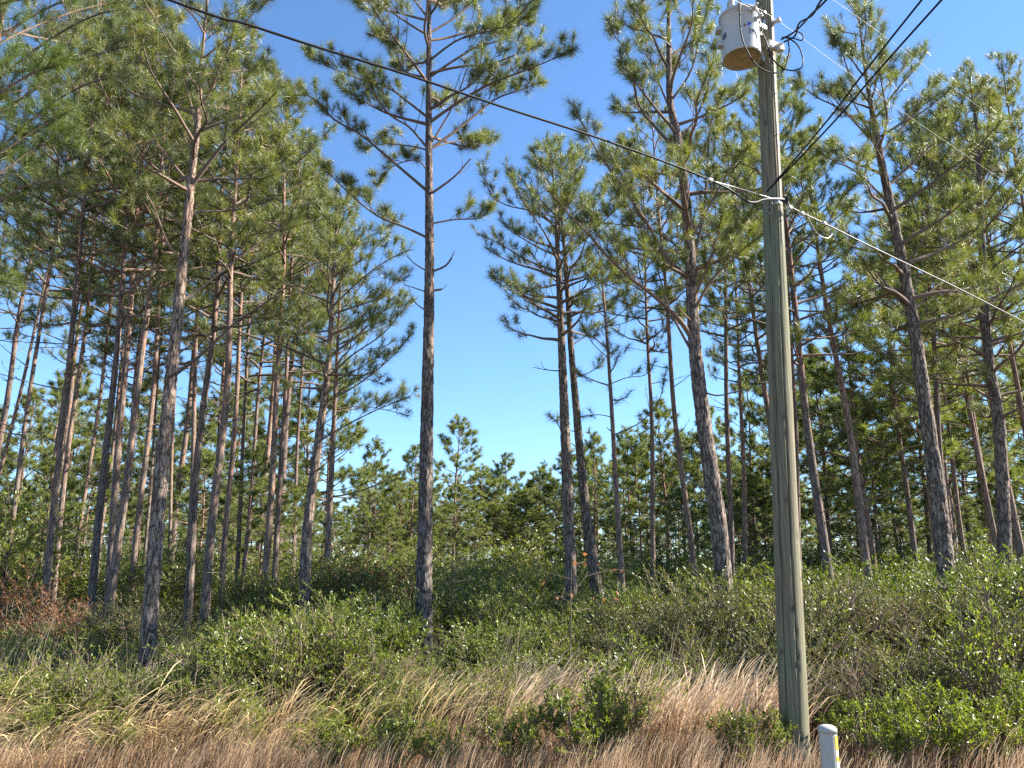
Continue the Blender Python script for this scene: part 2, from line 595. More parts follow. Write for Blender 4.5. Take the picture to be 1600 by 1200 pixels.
# ------------------------------------------------------------------ pine building blocks
def needles(acc, pos, dr, n, L, w, rng, fan=(6, 74), spread_back=0.17, droop=0.12):
    pos = np.asarray(pos, float).reshape(-1, 3)
    dr = np.asarray(dr, float).reshape(-1, 3)
    T = len(pos)
    if T == 0:
        return
    dr = dr / (np.linalg.norm(dr, axis=1)[:, None] + 1e-9)
    ref = np.where(np.abs(dr[:, 2:3]) > 0.8, np.array([[1.0, 0, 0]]), np.array([[0, 0, 1.0]]))
    a = np.cross(dr, ref)
    a /= np.linalg.norm(a, axis=1)[:, None]
    b = np.cross(dr, a)
    th = rng.uniform(0, 2 * np.pi, (T, n))
    po = np.radians(fan[0] + (fan[1] - fan[0]) * rng.random((T, n)) ** 0.85)
    back = rng.random((T, n)) ** 1.2
    d = (dr[:, None, :] * np.cos(po)[..., None] + (a[:, None, :] * np.cos(th)[..., None] + b[:, None, :] * np.sin(th)[..., None]) * np.sin(po)[..., None])
    size = rng.uniform(0.75, 1.15, (T, 1, 1))
    ln = L * rng.uniform(0.75, 1.1, (T, n))[..., None] * size
    base = pos[:, None, :] - dr[:, None, :] * (back * spread_back)[..., None]
    tip = base + d * ln
    tip[..., 2] -= droop * ln[..., 0] * rng.uniform(0.3, 1.8, (T, n))
    sidev = np.cross(d, rng.normal(size=(T, n, 3)))
    sidev /= np.linalg.norm(sidev, axis=2)[..., None] + 1e-9
    hw = w * 0.5
    mid = base * 0.45 + tip * 0.55
    mid[..., 2] += 0.03 * ln[..., 0]
    V = np.stack([base - sidev * hw * .6, base + sidev * hw * .6, tip], 2)
    V[:, :, 0] = base - sidev * hw * .7
    V[:, :, 1] = base + sidev * hw * .7
    o = acc.verts(V.reshape(-1, 3))
    idx = np.arange(T * n * 3).reshape(-1, 3) + o
    tt = np.clip(rng.uniform(0.02, 0.92, (T, 1)) + rng.normal(0, 0.13, (T, n)), 0, 0.985)
    tt[rng.random((T, n)) < 0.025] = 1.0
    acc.tris(idx, tt.ravel())


def grow_limb(wood, tufts, pts, r0, rng, bare=0.3, twig=0.9, step=0.28, live=True, sides=5, up=0.5, r1=0.007, fine=True, inline=0.35):
    """a limb along pts with side twigs; tufts receives (pos, dir)"""
    pts = resample(pts, max(6, len(pts) * 3))
    seg = np.linalg.norm(np.diff(pts, axis=0), axis=1)
    s = np.concatenate([[0], np.cumsum(seg)])
    Ln = s[-1]
    rad = r0 + (r1 - r0) * (s / Ln) ** 0.8
    tube(wood, pts, rad, sides)

    def at(t):
        return np.array([np.interp(t * Ln, s, pts[:, k]) for k in range(3)])
    d_end = unit(pts[-1] - pts[-2])
    if live:
        tufts.append((pts[-1], d_end))
        for k in range(3):
            tufts.append((pts[-1] - d_end * 0.1 * (k + 1), unit(d_end + rng.normal(0, 0.35, 3))))
    n = max(2, int(Ln * (1 - bare) / step))
    side = 1 if rng.random() < .5 else -1
    for k in range(n):
        t = bare + (1 - bare) * (k + rng.random() * 0.7) / n
        if t > 0.98:
            continue
        p0 = at(t)
        tg = unit(at(min(1, t + 0.03)) - at(max(0, t - 0.03)))
        lat = unit(np.cross(tg, [0, 0, 1.0]) + 1e-3)
        side = -side
        ang = rng.uniform(0.45, 1.1)
        d = unit(tg * math.cos(ang) + lat * side * math.sin(ang) * rng.uniform(.5, 1.0) + np.array([0, 0, 1]) * rng.uniform(-0.15, up))
        L2 = twig * (1.12 - 0.75 * t) * rng.uniform(0.55, 1.25)
        if not live:
            L2 *= 0.6
        m = 4
        q = [p0]
        for z in range(m):
            d = unit(d + np.array([0, 0, 1]) * 0.22 * up * 1.6 + rng.normal(0, 0.13, 3))
            q.append(q[-1] + d * L2 / m)
        q = np.array(q)
        r2 = max(0.006, rad[min(len(rad) - 1, int(t * len(rad)))] * 0.45)
        tube(wood, q, np.linspace(r2, 0.005, m + 1), 3)
        if live:
            tufts.append((q[-1], unit(q[-1] - q[-2])))
            if rng.random() < inline:
                tufts.append((q[-2] * .4 + q[-1] * .6, unit(q[-1] - q[-2] + rng.normal(0, .3, 3))))
            if fine and L2 > 0.3:
                for z in range(int(rng.integers(1, 4))):
                    u = rng.uniform(0.35, 0.85) * m
                    iu = int(u)
                    b0 = q[iu] + (q[min(iu + 1, m)] - q[iu]) * (u - iu)
                    dd = unit(unit(q[min(iu + 1, m)] - q[iu]) + rng.normal(0, 0.6, 3) + np.array([0, 0, 0.25]))
                    l3 = L2 * rng.uniform(0.22, 0.5)
                    qq = np.array([b0, b0 + dd * l3 * .5, b0 + unit(dd + np.array([0, 0, .35])) * l3])
                    tube(wood, qq, [0.006, 0.005, 0.004], 3)
                    tufts.append((qq[-1], unit(qq[-1] - qq[-2])))


def auto_limb_pts(p0, az, el, L, rng, curl=0.5, sag=0.0):
    n = 6
    q = [np.array(p0, float)]
    for k in range(n):
        e = el + curl * (k / n) ** 1.5 - sag * math.sin(math.pi * k / n)
        a = az + rng.normal(0, 0.16)
        az += rng.normal(0, 0.07)
        q.append(q[-1] + L / n * np.array([math.cos(e) * math.cos(a), math.cos(e) * math.sin(a), math.sin(e)]))
    return np.array(q)


def crown_profile(t):
    # 0 = crown base, 1 = top
    return (0.55 + 0.6 * math.sin(min(1, t / 0.45) * math.pi / 2)) * (1 - t) ** 0.62 if t > 0 else .5


def trunk_tube(acc, path, r0, r1, sides=10):
    path = np.asarray(path)
    n = len(path)
    h = np.clip((path[:, 2] - path[0, 2]) / (path[-1, 2] - path[0, 2]), 0, 1)
    rad = r0 * (1 - h) ** 0.75 * (1 - r1 / r0) + r1
    rad += r0 * 0.28 * np.exp(-(path[:, 2] - path[0, 2]) / 0.35)
    tube(acc, path, rad, sides, grad=h)
    return rad


def hero_trunk(acc, path, r0, r1, rng, sides=48, dz=0.035, depth=0.027, top=1.0):
    """trunk with real bark plates; path local"""
    path = np.asarray(path)
    Lz = path[-1, 2] - path[0, 2]
    n = int(Lz / dz)
    p = resample(path, n)
    h = np.linspace(0, 1, n)
    rad = r0 * (1 - h) ** 0.75 * (1 - r1 / r0) + r1 + r0 * 0.3 * np.exp(-h * Lz / 0.35)
    th = np.arange(sides) * 2 * np.pi / sides
    # voronoi plates in (circumference, height)
    circ = 2 * np.pi * r0 * 0.8
    nc = int(circ * Lz / (0.06 * 0.20))
    cx = rng.uniform(0, circ, nc)
    cz = rng.uniform(0, Lz, nc)
    lift = rng.uniform(0.3, 1, nc)
    G = np.zeros((n, sides))
    LF = np.zeros((n, sides))
    gx = (th / (2 * np.pi) * circ)[None, :]
    for b0 in range(0, n, 40):
        zz = (h[b0:b0 + 40] * Lz)[:, None]
        lo, hi = zz.min() - 0.7, zz.max() + 0.7
        s = (cz > lo) & (cz < hi)
        X0, Z0 = cx[s], cz[s]
        dx = np.abs(gx[..., None] + 0.012 * np.sin(zz[..., None] * 9) - X0)
        dx = np.minimum(dx, circ - dx)
        d = np.sqrt(dx ** 2 + ((zz[..., None] - Z0) / 3.2) ** 2)
        pt = np.partition(d, 1, axis=-1)[..., :2]
        G[b0:b0 + 40] = pt[..., 1] - pt[..., 0]
        LF[b0:b0 + 40] = lift[s][np.argmin(d, -1)]
    plate = np.clip(G / 0.017, 0, 1)
    fade = np.clip(1.15 - h * 1.0, 0.25, 1)[:, None]
    disp = (plate * (0.35 + 0.65 * LF) * depth + rng.normal(0, 0.0012, (n, sides))) * fade
    RR = rad[:, None] + disp - depth * 0.5
    tan = np.gradient(p, axis=0)
    tan /= np.linalg.norm(tan, axis=1)[:, None]
    a = np.cross(tan, [0, 1.0, 0])
    a /= np.linalg.norm(a, axis=1)[:, None]
    b = np.cross(tan, a)
    V = p[:, None, :] + RR[..., None] * (a[:, None, :] * np.cos(th)[None, :, None] + b[:, None, :] * np.sin(th)[None, :, None])
    o = acc.verts(V.reshape(-1, 3), np.repeat(h, sides))
    i = np.arange(n - 1)[:, None] * sides
    j = np.arange(sides)[None, :]
    k = (j + 1) % sides
    pf = np.minimum(plate[:-1], np.roll(plate[:-1], -1, 1))
    acc.quads(np.stack([i + j, i + sides + j, i + sides + k, i + k], -1).reshape(-1, 4) + o, (0.15 + 0.85 * pf).ravel())
    return p, rad


def radius_at(path, rad, z):
    return float(np.interp(z, path[:, 2], rad)), np.array([np.interp(z, path[:, 2], path[:, k]) for k in range(3)])


def auto_crown(wood, tufts, path, rad, zb, zt, spread, rng, n=34, twig=0.9, step=0.28, fine=True, dead=6, zdead=None, up=0.5, az_skip=None, curl=0.55, inline=.35):
    ga = rng.uniform(0, 6.28)
    for k in range(n):
        t = (k + rng.uniform(-.4, .4)) / n
        t = min(max(t, 0), 0.99)
        z = zb + (zt - zb) * t
        r, p = radius_at(path, rad, z)
        ga += 2.4 + rng.normal(0, 0.3)
        L = spread * crown_profile(t) * rng.uniform(0.7, 1.2)
        el = R(8 + 52 * t ** 1.1 + rng.normal(0, 7))
        pts = auto_limb_pts(p, ga, el, L, rng, curl=curl * (1 - .6 * t), sag=0.12)
        grow_limb(wood, tufts, pts, max(0.014, min(r * .55, 0.05 * (1 - t) + 0.018)), rng, bare=0.34 * (1 - t) + 0.1, twig=twig * (0.65 + 0.5 * (1 - t)), step=step, fine=fine, up=up, inline=inline)
    for k in range(dead):
        z = rng.uniform(zdead if zdead else zb * 0.45, zb)
        r, p = radius_at(path, rad, z)
        pts = auto_limb_pts(p, rng.uniform(0, 6.28), R(rng.uniform(5, 35)), rng.uniform(0.3, 1.7), rng, curl=0.2)
        grow_limb(wood, tufts, pts, 0.016, rng, bare=0.5, twig=0.5, live=False, sides=4, r1=0.004)


# ---- shared pine kinds (each made once, then copied as separate trees)
def make_variant(seed, H=16.0, zb=9.0, spread=2.6, n=32, twig=0.85, step=0.3, nn=34, nl=0.22, nw=0.011, fine=True, r0=0.13, dead=7, nmat=NEEDLE, sides=10, fan=(6, 74), inline=.35, wob=0.10):
    rng = np.random.default_rng(seed)
    zz = np.linspace(0, H, 26)
    ph = rng.uniform(0, 6.28, 4)
    env = np.clip(np.sin(np.pi * zz / H), 0, 1) ** .5
    wx = env * (wob * np.sin(zz * 0.33 + ph[0]) + wob * .4 * np.sin(zz * 0.9 + ph[1]))
    wy = env * (wob * np.sin(zz * 0.30 + ph[2]) + wob * .4 * np.sin(zz * 0.8 + ph[3]))
    path = np.stack([wx - wx[0], wy - wy[0], zz], -1)
    tr = Acc()
    rad = trunk_tube(tr, path, r0, 0.012, sides)
    wood, tufts, nd = Acc(), [], Acc()
    auto_crown(wood, tufts, path, rad, zb, H * 0.985, spread, rng, n=n, twig=twig, step=step, fine=fine, dead=dead, inline=inline)
    tufts.append((path[-1], np.array([0, 0, 1.0])))
    ps = np.array([t[0] for t in tufts])
    ds = np.array([t[1] for t in tufts])
    needles(nd, ps, ds, nn, nl, nw, rng, fan=fan)
    return dict(H=H, trunk=tr.mesh("trunk", BARK), branches=wood.mesh("branches", TWIG), crown=nd.mesh("crown", nmat, smooth=False), nt=len(tufts))


MID = [make_variant(100 + k, H=16, zb=zb, spread=sp, n=n, step=.2, inline=.5, nn=40, nl=0.25, nw=0.0115) for k, (zb, sp, n) in enumerate([(8.2, 2.9, 42), (8.9, 2.6, 38), (7.4, 3.0, 44), (9.6, 2.5, 34)])]
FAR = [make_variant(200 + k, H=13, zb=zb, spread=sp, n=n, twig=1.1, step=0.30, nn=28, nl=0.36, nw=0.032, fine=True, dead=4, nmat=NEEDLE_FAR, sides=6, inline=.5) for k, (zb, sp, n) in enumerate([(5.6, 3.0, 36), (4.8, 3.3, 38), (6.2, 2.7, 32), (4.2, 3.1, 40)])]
print("tufts", [v['nt'] for v in MID + FAR])


def put_pine(v, base, H, rot, tilt=(0, 0), trunk_w=1.0, name="pine_tree", label=None, group=None, cat="pine tree", crown_w=1.0):
    s = H / v['H']
    root = empty(name, base)
    ax = Vector((tilt[0], tilt[1], 1)).normalized()
    q = Vector((0, 0, 1)).rotation_difference(ax)
    root.rotation_mode = 'QUATERNION'
    root.rotation_quaternion = q @ Matrix.Rotation(rot, 3, 'Z').to_quaternion()
    root.scale = (s, s, s)
    t = link(bpy.data.objects.new("trunk", v['trunk']), root)
    t.scale = (trunk_w, trunk_w, 1)
    b = link(bpy.data.objects.new("branches", v['branches']), root)
    c = link(bpy.data.objects.new("crown", v['crown']), root)
    b.scale = c.scale = (crown_w, crown_w, 1)
    b['kind'] = c['kind'] = 'stuff'
    tag(root, label, cat, group)
    return root


def fit(px_pts, D, y_top):
    """base (z=0), height and tilt for a trunk seen through two or more photo points"""
    a, b = P(*px_pts[0], D), P(*px_pts[-1], D)
    if a[2] > b[2]:
        a, b = b, a
    sl = (b - a) / (b[2] - a[2])
    base = a - sl * a[2]
    top = P(px_pts[0][0], y_top, D)
    return base, top[2], (sl[0], sl[1]), a


rnd = random.Random(5)
# left stand and right stand: (upper px, lower px, D, top y, trunk width px at lower, variant, label)
STAND = [
    ((84, 400), (25, 770), 24, -60, 9, 0, "slim dark pine nearest the left edge of the stand, leaning slightly right"),
    ((121, 400), (84, 820), 20, -90, 13, 1, "straight pine with pink lit bark, third trunk from the left edge"),
    ((140, 400), (96, 820), 27, 60, 10, 2, "thinner pine standing close behind the third trunk from the left edge"),
    ((122, 490), (70, 820), 30, 150, 8, 3, "thin pale pine trunk between the first two dark pines at the left edge"),
    ((168, 498), (126, 820), 31, 130, 8, 1, "very slender pine over the rusty shrub at the left"),
    ((191, 400), (154, 820), 20, -20, 14, 2, "pine with sunlit pinkish bark, left one of a tight group of three"),
    ((210, 400), (178, 820), 21, 10, 15, 0, "dark shaded pine in the middle of a tight group of three"),
    ((235, 400), (189, 820), 20, 60, 15, 3, "pine leaning right, right one of a tight group of three"),
    ((252, 400), (215, 820), 24, 90, 11, 1, "ruddy pine just left of the thick double limbed pine"),
    ((257, 505), (229, 820), 33, 210, 6, 2, "pencil thin pine trunk touching the left side of the thick left pine"),
    ((278, 575), (265, 820), 30, 240, 7, 0, "thin pine trunk just right of the thick left pine"),
    ((313, 435), (294, 820), 27, 110, 10, 3, "dark slim pine, left trunk of the crossing pair behind the left stand"),
    ((336, 400), (308, 785), 22, 60, 14, 2, "ruddy pine crossing in front of a darker one, bark lit on top"),
    ((360, 400), (331, 820), 20, 50, 16, 1, "stout dark pine with knobbly bark right of the crossing pair"),
    ((371, 505), (355, 820), 25, 120, 11, 0, "reddish pine right of the stout dark knobbly one"),
    ((395, 452), (373, 820), 29, 170, 8, 3, "slim reddish pine, left of a thin parallel pair"),
    ((413, 557), (387, 820), 29, 230, 8, 2, "slim reddish pine, right of a thin parallel pair"),
    ((439, 400), (420, 820), 22, 140, 13, 3, "tall straight grey pine with a clean pale trunk in the left stand"),
    ((451, 533), (432, 820), 26, 210, 10, 1, "reddish pine close right behind the straight grey one"),
    ((479, 505), (460, 820), 33, 260, 7, 0, "thin pine between the straight grey trunk and the bushy end pine"),
    ((62, 470), (8, 700), 34, 120, 7, 1, "thin far pine at the extreme left edge of the photo"),
    # right
    ((1054, 582), (1080, 860), 23, 150, 12, 1, "dark slender pine just left of the forked pine"),
    ((1180, 540), (1215, 785), 21, 230, 13, 0, "curved dark pine immediately left of the utility pole"),
    ((1257, 592), (1285, 820), 17, 130, 17, 2, "pine right against the utility pole with its right edge sunlit"),
    ((1292, 463), (1341, 802), 19, 215, 15, 1, "dark pine leaning left, second trunk right of the utility pole"),
    ((1561, 662), (1586, 802), 21, 150, 15, 2, "pine at the right edge with bushy sunlit top"),
    ((1512, 610), (1547, 813), 25, 190, 11, 3, "shaded pine second in from the right edge"),
    ((1590, 600), (1640, 850), 24, 130, 12, 0, "pine cut by the right edge of the photo"),
    ((1150, 520), (1163, 800), 30, 330, 9, 1, "thin dark pine between the forked pine and the utility pole"),
    ((1226, 420), (1246, 800), 25, 85, 11, 0, "tall pine mostly hidden right behind the utility pole, crown filling the sky around it"),
    ((1135, 430), (1140, 800), 27, 170, 11, 0, "pine directly behind the forked pine, right of its trunk"),
    ((1010, 430), (1018, 800), 28, 250, 9, 1, "slim pine behind the long limb of the forked pine"),
    ((1448, 430), (1480, 800), 24, 165, 12, 2, "pine standing close behind the right side of the big right pine"),
    ((1620, 430), (1680, 800), 20, 90, 12, 1, "pine outside the right edge whose crown reaches into view"),
    ((1470, 600), (1500, 800), 30, 320, 9, 3, "thin shaded pine in the dark wood right of the big right pine"),
]
for (u, l, D, yt, w, vi, lab) in STAND:
    base, H, tl, _ = fit([u, l], D, yt)
    v = MID[vi]
    s = H / v['H']
    zl = max(0.2, P(*l, D)[2])
    r_here = 0.13 * s * (1 - zl / H) ** .75
    wpx = 2.45 * r_here * 1281 / D
    put_pine(v, base, H, rnd.uniform(0, 6.28), tl, trunk_w=w / wpx, label=lab, group="pines of the roadside stand", crown_w=rnd.uniform(.9, 1.1))


# ------------------------------------------------------------------ hero pines (own shapes)
def hero(name, label, D, trunk_px, y_or_z_top, r0, manual, zb, spread, n_auto, seed, nn=64, nw=0.0075, nl=0.255, twig=0.85, step=0.26, fork=None, group=None, nmat=NEEDLE, hero_bark=True, dead=4, inline=.5, skip_below=None, lean_top=(0, 0), auto=True, cat="pine tree"):
    rng = np.random.default_rng(seed)
    step *= 0.62
    pts = [P(x, y, D) for x, y in trunk_px]
    pts.sort(key=lambda p: p[2])
    sl = (pts[1] - pts[0]) / (pts[1][2] - pts[0][2])
    base = pts[0] - sl * pts[0][2]
    base[2] = 0
    path = [base] + pts
    zt = y_or_z_top
    if zt > path[-1][2] + .3:
        path.append(path[-1] + np.array([lean_top[0], lean_top[1], zt - path[-1][2]]))
    path = np.array(path) - base
    root = empty(name, base)
    tag(root, label, cat, group)
    tr = Acc()
    pp = resample(path, 60)
    if hero_bark:
        p, rad = hero_trunk(tr, pp, r0, 0.015, rng)
        tr.build("trunk", BARK_HERO, root)
    else:
        p = pp
        rad = trunk_tube(tr, pp, r0, 0.012, 14)
        tr.build("trunk", BARK, root)
    tufts = []
    for ml in manual:
        px, r, live = ml['px'], ml.get('r', 0.035), ml.get('live', True)
        dep = ml.get('dep', 0.0)
        q = []
        for k, (x, y) in enumerate(px):
            q.append(P(x, y, D + dep * k / max(1, len(px) - 1)) - base)
        wood = Acc()
        # attach to the trunk axis
        if ml.get('attach', True):
            _, c = radius_at(p, rad, q[0][2])
            q[0] = c
        grow_limb(wood, tufts, np.array(q), r * .85, rng, bare=ml.get('bare', 0.3), twig=ml.get('twig', twig), step=ml.get('step', step / .8) * .8, live=live, sides=8, r1=ml.get('r1', 0.008), inline=inline, up=ml.get('up', .5))
        wood.build("branch" if live else "dead_branch", ml.get('mat', TWIG), root)
    if auto:
        H = p[-1][2]
        ga = rng.uniform(0, 6.28)
        for k in range(n_auto):
            t = min(max((k + rng.uniform(-.4, .4)) / n_auto, 0), .98)
            z = zb + (H - zb) * t
            r, c = radius_at(p, rad, z)
            ga += 2.4 + rng.normal(0, .3)
            L = spread * crown_profile(t) * rng.uniform(.7, 1.2)
            q = auto_limb_pts(c, ga, R(10 + 50 * t + rng.normal(0, 7)), L, rng, curl=.5 * (1 - .6 * t), sag=.12)
            wood = Acc()
            grow_limb(wood, tufts, q, max(.014, min(r * .55, .045 * (1 - t) + .016)), rng, bare=.34 * (1 - t) + .1, twig=twig * (.65 + .5 * (1 - t)), step=step, inline=inline)
            wood.build("branch", TWIG, root)
    for k in range(dead):
        z = rng.uniform(zb * .35, zb * .95)
        r, c = radius_at(p, rad, z)
        q = auto_limb_pts(c, rng.uniform(0, 6.28), R(rng.uniform(10, 40)), r + rng.uniform(.08, .6), rng, curl=.1)
        wood = Acc()
        tube(wood, q, np.linspace(.022, .007, len(q)), 6, cap=True)
        wood.build("dead_branch", TWIG, root)
    tufts.append((p[-1], np.array([0, 0, 1.0])))
    nd = Acc()
    needles(nd, [t[0] for t in tufts], [t[1] for t in tufts], nn, nl, nw, rng)
    nd.build("crown", nmat, root, smooth=False)["kind"] = "stuff"
    print(name, "tufts", len(tufts))
    return root


def L(px, r=0.035, dep=0.0, live=True, **k):
    d = dict(px=px, r=r, dep=dep, live=live)
    d.update(k)
    return d


hero("pine_tree", "tallest thick pine alone in the middle, crown running out of the top", 15.0,
     [(662, 990), (664, 820), (668, 610), (671, 420), (670, 210), (671, 0)], 17.5, 0.172,
     [L([(663, 301), (605, 245), (563, 210), (521, 186), (490, 154), (444, 130), (406, 95)], .042, -1.0, bare=.35, twig=.75),
      L([(663, 373), (633, 355), (591, 338), (552, 308), (517, 273), (498, 250)], .034, .5, bare=.25, twig=.55, up=.9),
      L([(682, 305), (710, 276), (735, 248)], .035, -.2, live=False, bare=.6, r1=.014),
      L([(682, 350), (710, 343), (752, 340), (773, 318)], .026, .4, bare=.2, twig=.6),
      L([(680, 234), (710, 206), (745, 178), (776, 154), (815, 140), (850, 126)], .045, .8, bare=.3),
      L([(680, 231), (710, 161), (729, 108)], .028, -.3, live=False, bare=.5, r1=.012),
      L([(677, 192), (710, 164), (762, 133), (815, 112), (867, 91), (902, 73)], .045, -.6, bare=.3, twig=.85),
      L([(680, 121), (710, 94), (745, 73), (780, 63), (815, 38), (836, 17)], .04, .5, bare=.3),
      L([(664, 122), (633, 112), (619, 84), (591, 56)], .034, .7, bare=.25),
      L([(663, 185), (640, 161), (605, 136), (570, 126), (521, 108), (480, 85)], .036, .8, bare=.25),
      L([(661, 234), (640, 199), (612, 182), (591, 157), (575, 120)], .034, -.8, bare=.2),
      L([(664, 56), (640, 38), (615, 21), (580, 0), (560, -30)], .034, -.6, bare=.25),
      L([(676, 52), (710, 28), (745, 0), (775, -20)], .034, .6, bare=.25),
      L([(675, 95), (720, 60), (790, 40), (840, -8)], .03, -1.6, bare=.25),
      L([(664, 30), (655, 10), (620, -40), (600, -90)], .034, 1.0, bare=.2),
      L([(677, 232), (710, 221), (740, 221), (775, 218)], .022, 1.5, bare=.4, twig=.5),
      L([(663, 235), (640, 228), (600, 225), (560, 232)], .024, 1.6, bare=.3, twig=.6),
      L([(664, 270), (650, 250), (610, 262), (590, 290)], .022, 1.4, bare=.3, twig=.6),
      L([(684, 426), (695, 416), (706, 403)], .03, 0, live=False, bare=.9, r1=.02),
      L([(661, 426), (648, 412), (636, 400)], .022, 0, live=False, bare=.6),
      L([(661, 458), (645, 449), (631, 445)], .02, 0, live=False, bare=.8),
      L([(661, 489), (652, 476), (643, 466)], .02, 0, live=False, bare=.8),
      L([(682, 455), (690, 452)], .03, 0, live=False, bare=.9, r1=.025)],
     zb=10.8, spread=3.0, n_auto=22, seed=1, nn=72, nw=.0078, dead=0, step=.19, twig=.95, inline=.8)

hero("pine_tree", "forked thick pine left of the utility pole with long limb reaching up left", 14.0,
     [(1138, 1032), (1126, 850), (1105, 700), (1089, 575), (1083, 500), (1075, 350), (1061, 227), (1047, 157), (1045, 60), (1044, 0)], 15.2, 0.165,
     [L([(1086, 535), (1060, 498), (1025, 465), (990, 438), (951, 403), (920, 367), (885, 330), (850, 290)], .062, -1.4, bare=.3, twig=.9),
      L([(1080, 440), (1040, 400), (1012, 350), (997, 329), (965, 280), (934, 238), (909, 190), (895, 160)], .058, -.8, bare=.35, twig=.8),
      L([(1063, 240), (1025, 200), (997, 161), (983, 91), (958, 52), (951, 28)], .045, -.4, bare=.25, twig=.6, up=.8),
      L([(1087, 560), (1062, 515), (1045, 480), (1030, 430), (1022, 400)], .04, .8, bare=.3, twig=.7),
      L([(1080, 420), (1100, 330), (1113, 182), (1150, 145), (1175, 120)], .045, .8, bare=.35, twig=.7),
      L([(1075, 380), (1120, 300), (1150, 250), (1175, 225)], .035, -.8, bare=.2, twig=.8),
      L([(1085, 490), (1110, 440), (1150, 400), (1185, 370)], .04, -.9, bare=.15, twig=.8),
      L([(1084, 470), (1100, 430), (1120, 370), (1130, 330)], .035, -1.2, bare=.15, twig=.8),
      L([(1078, 400), (1020, 360), (960, 350), (905, 345)], .03, 1.2, bare=.25, twig=.8),
      L([(1072, 330), (1035, 300), (1000, 290), (960, 310)], .03, -1.3, bare=.2, twig=.8),
      L([(1060, 220), (1090, 180), (1110, 120), (1118, 60)], .03, .9, bare=.25, twig=.7),
      L([(1050, 160), (1080, 110), (1095, 50), (1110, 0)], .03, -.6, bare=.25, twig=.7),
      L([(1052, 180), (1030, 130), (1010, 70), (1000, 10)], .03, .8, bare=.25, twig=.7),
      L([(1080, 430), (1130, 400), (1165, 340), (1190, 300)], .034, 1.5, bare=.25, twig=.9),
      L([(1099, 610), (1120, 618), (1150, 612), (1180, 605)], .022, -.6, live=False, bare=.5)],
     zb=7.2, spread=2.5, n_auto=26, seed=2, nn=64, nw=.0078, dead=3, step=.25)

hero("pine_tree", "thickest pine of the left stand, low bare limb forking up to the right", 12.4,
     [(231, 1010), (245, 820), (262, 640), (275, 520), (287, 400), (300, 270), (309, 189), (313, 120), (318, 63)], 12.9, 0.122,
     [L([(271, 590), (315, 554), (367, 505), (420, 470), (470, 430)], .036, -.6, live=False, bare=.5, r1=.01),
      L([(283, 473), (315, 449), (367, 407), (420, 370), (470, 335)], .03, .9, bare=.45, twig=.8),
      L([(297, 292), (350, 224), (385, 190), (420, 157), (432, 143)], .05, -.8, bare=.35),
      L([(290, 335), (320, 330), (370, 328), (430, 310)], .03, 1.0, bare=.35),
      L([(297, 290), (270, 255), (240, 215), (225, 180)], .034, .5, bare=.3, twig=.7),
      L([(286, 410), (262, 380), (243, 330), (228, 300)], .028, -.5, live=False, bare=.4),
      L([(301, 200), (290, 130), (283, 80), (278, 50)], .034, -.4, bare=.3, twig=.6, up=.9)],
     zb=8.0, spread=2.4, n_auto=24, seed=3, nn=56, dead=5)

hero("pine_tree", "pale barked left pine of the leaning pair in the centre right gap", 20.0,
     [(894, 960), (884, 700), (878, 550), (873, 430), (868, 330), (862, 240)], 13.6, 0.165,
     [L([(878, 580), (855, 578), (833, 574)], .022, -.2, live=False, bare=.3, r1=.008),
      L([(874, 444), (840, 450), (800, 445), (765, 430)], .034, -.8, bare=.25, twig=.8),
      L([(872, 425), (820, 405), (780, 380), (745, 365)], .034, .6, bare=.3, twig=.8),
      L([(868, 350), (830, 330), (790, 320), (765, 300), (755, 250)], .03, -.6, bare=.3),
      L([(873, 470), (856, 462), (840, 470)], .02, -.8, bare=.2, twig=.6),
      L([(884, 690), (870, 660), (858, 650)], .016, .2, bare=.5, twig=.4)],
     zb=7.9, spread=2.9, n_auto=32, seed=4, nn=44, nw=.009, dead=5, step=.28)

hero("pine_tree", "darker right pine of the leaning pair in the centre right gap", 21.5,
     [(925, 870), (918, 820), (910, 750), (901, 645), (892, 540), (883, 400), (877, 330)], 14.4, 0.165,
     [L([(897, 590), (925, 580), (945, 560)], .02, -.4, bare=.4, twig=.5),
      L([(890, 540), (925, 520), (960, 505)], .02, .5, bare=.4, twig=.6),
      L([(905, 700), (915, 693), (922, 690)], .024, 0, live=False, bare=.6),
      L([(886, 470), (930, 450), (985, 440)], .03, -.5, bare=.35, twig=.7)],
     zb=8.6, spread=2.8, n_auto=30, seed=5, nn=40, nw=.0095, dead=5)

hero("pine_tree", "sparse young pine with a thin stem right of the leaning pair", 19.0,
     [(970, 880), (965, 802), (955, 627), (948, 522), (941, 440), (934, 380)], 9.7, 0.082,
     [L([(963, 680), (1000, 660), (1030, 625), (1040, 580)], .02, -.3, bare=.3, twig=.5),
      L([(958, 652), (935, 648), (905, 652)], .015, .2, bare=.4, twig=.45),
      L([(954, 600), (980, 590), (1010, 585), (1025, 560)], .016, .4, bare=.3, twig=.5),
      L([(950, 560), (925, 535), (905, 500)], .014, -.4, bare=.35, twig=.5),
      L([(946, 510), (975, 505), (1010, 490)], .014, -.4, bare=.35, twig=.5)],
     zb=6.0, spread=1.3, n_auto=11, seed=6, nn=40, nw=.008, dead=2, hero_bark=False, step=.36)

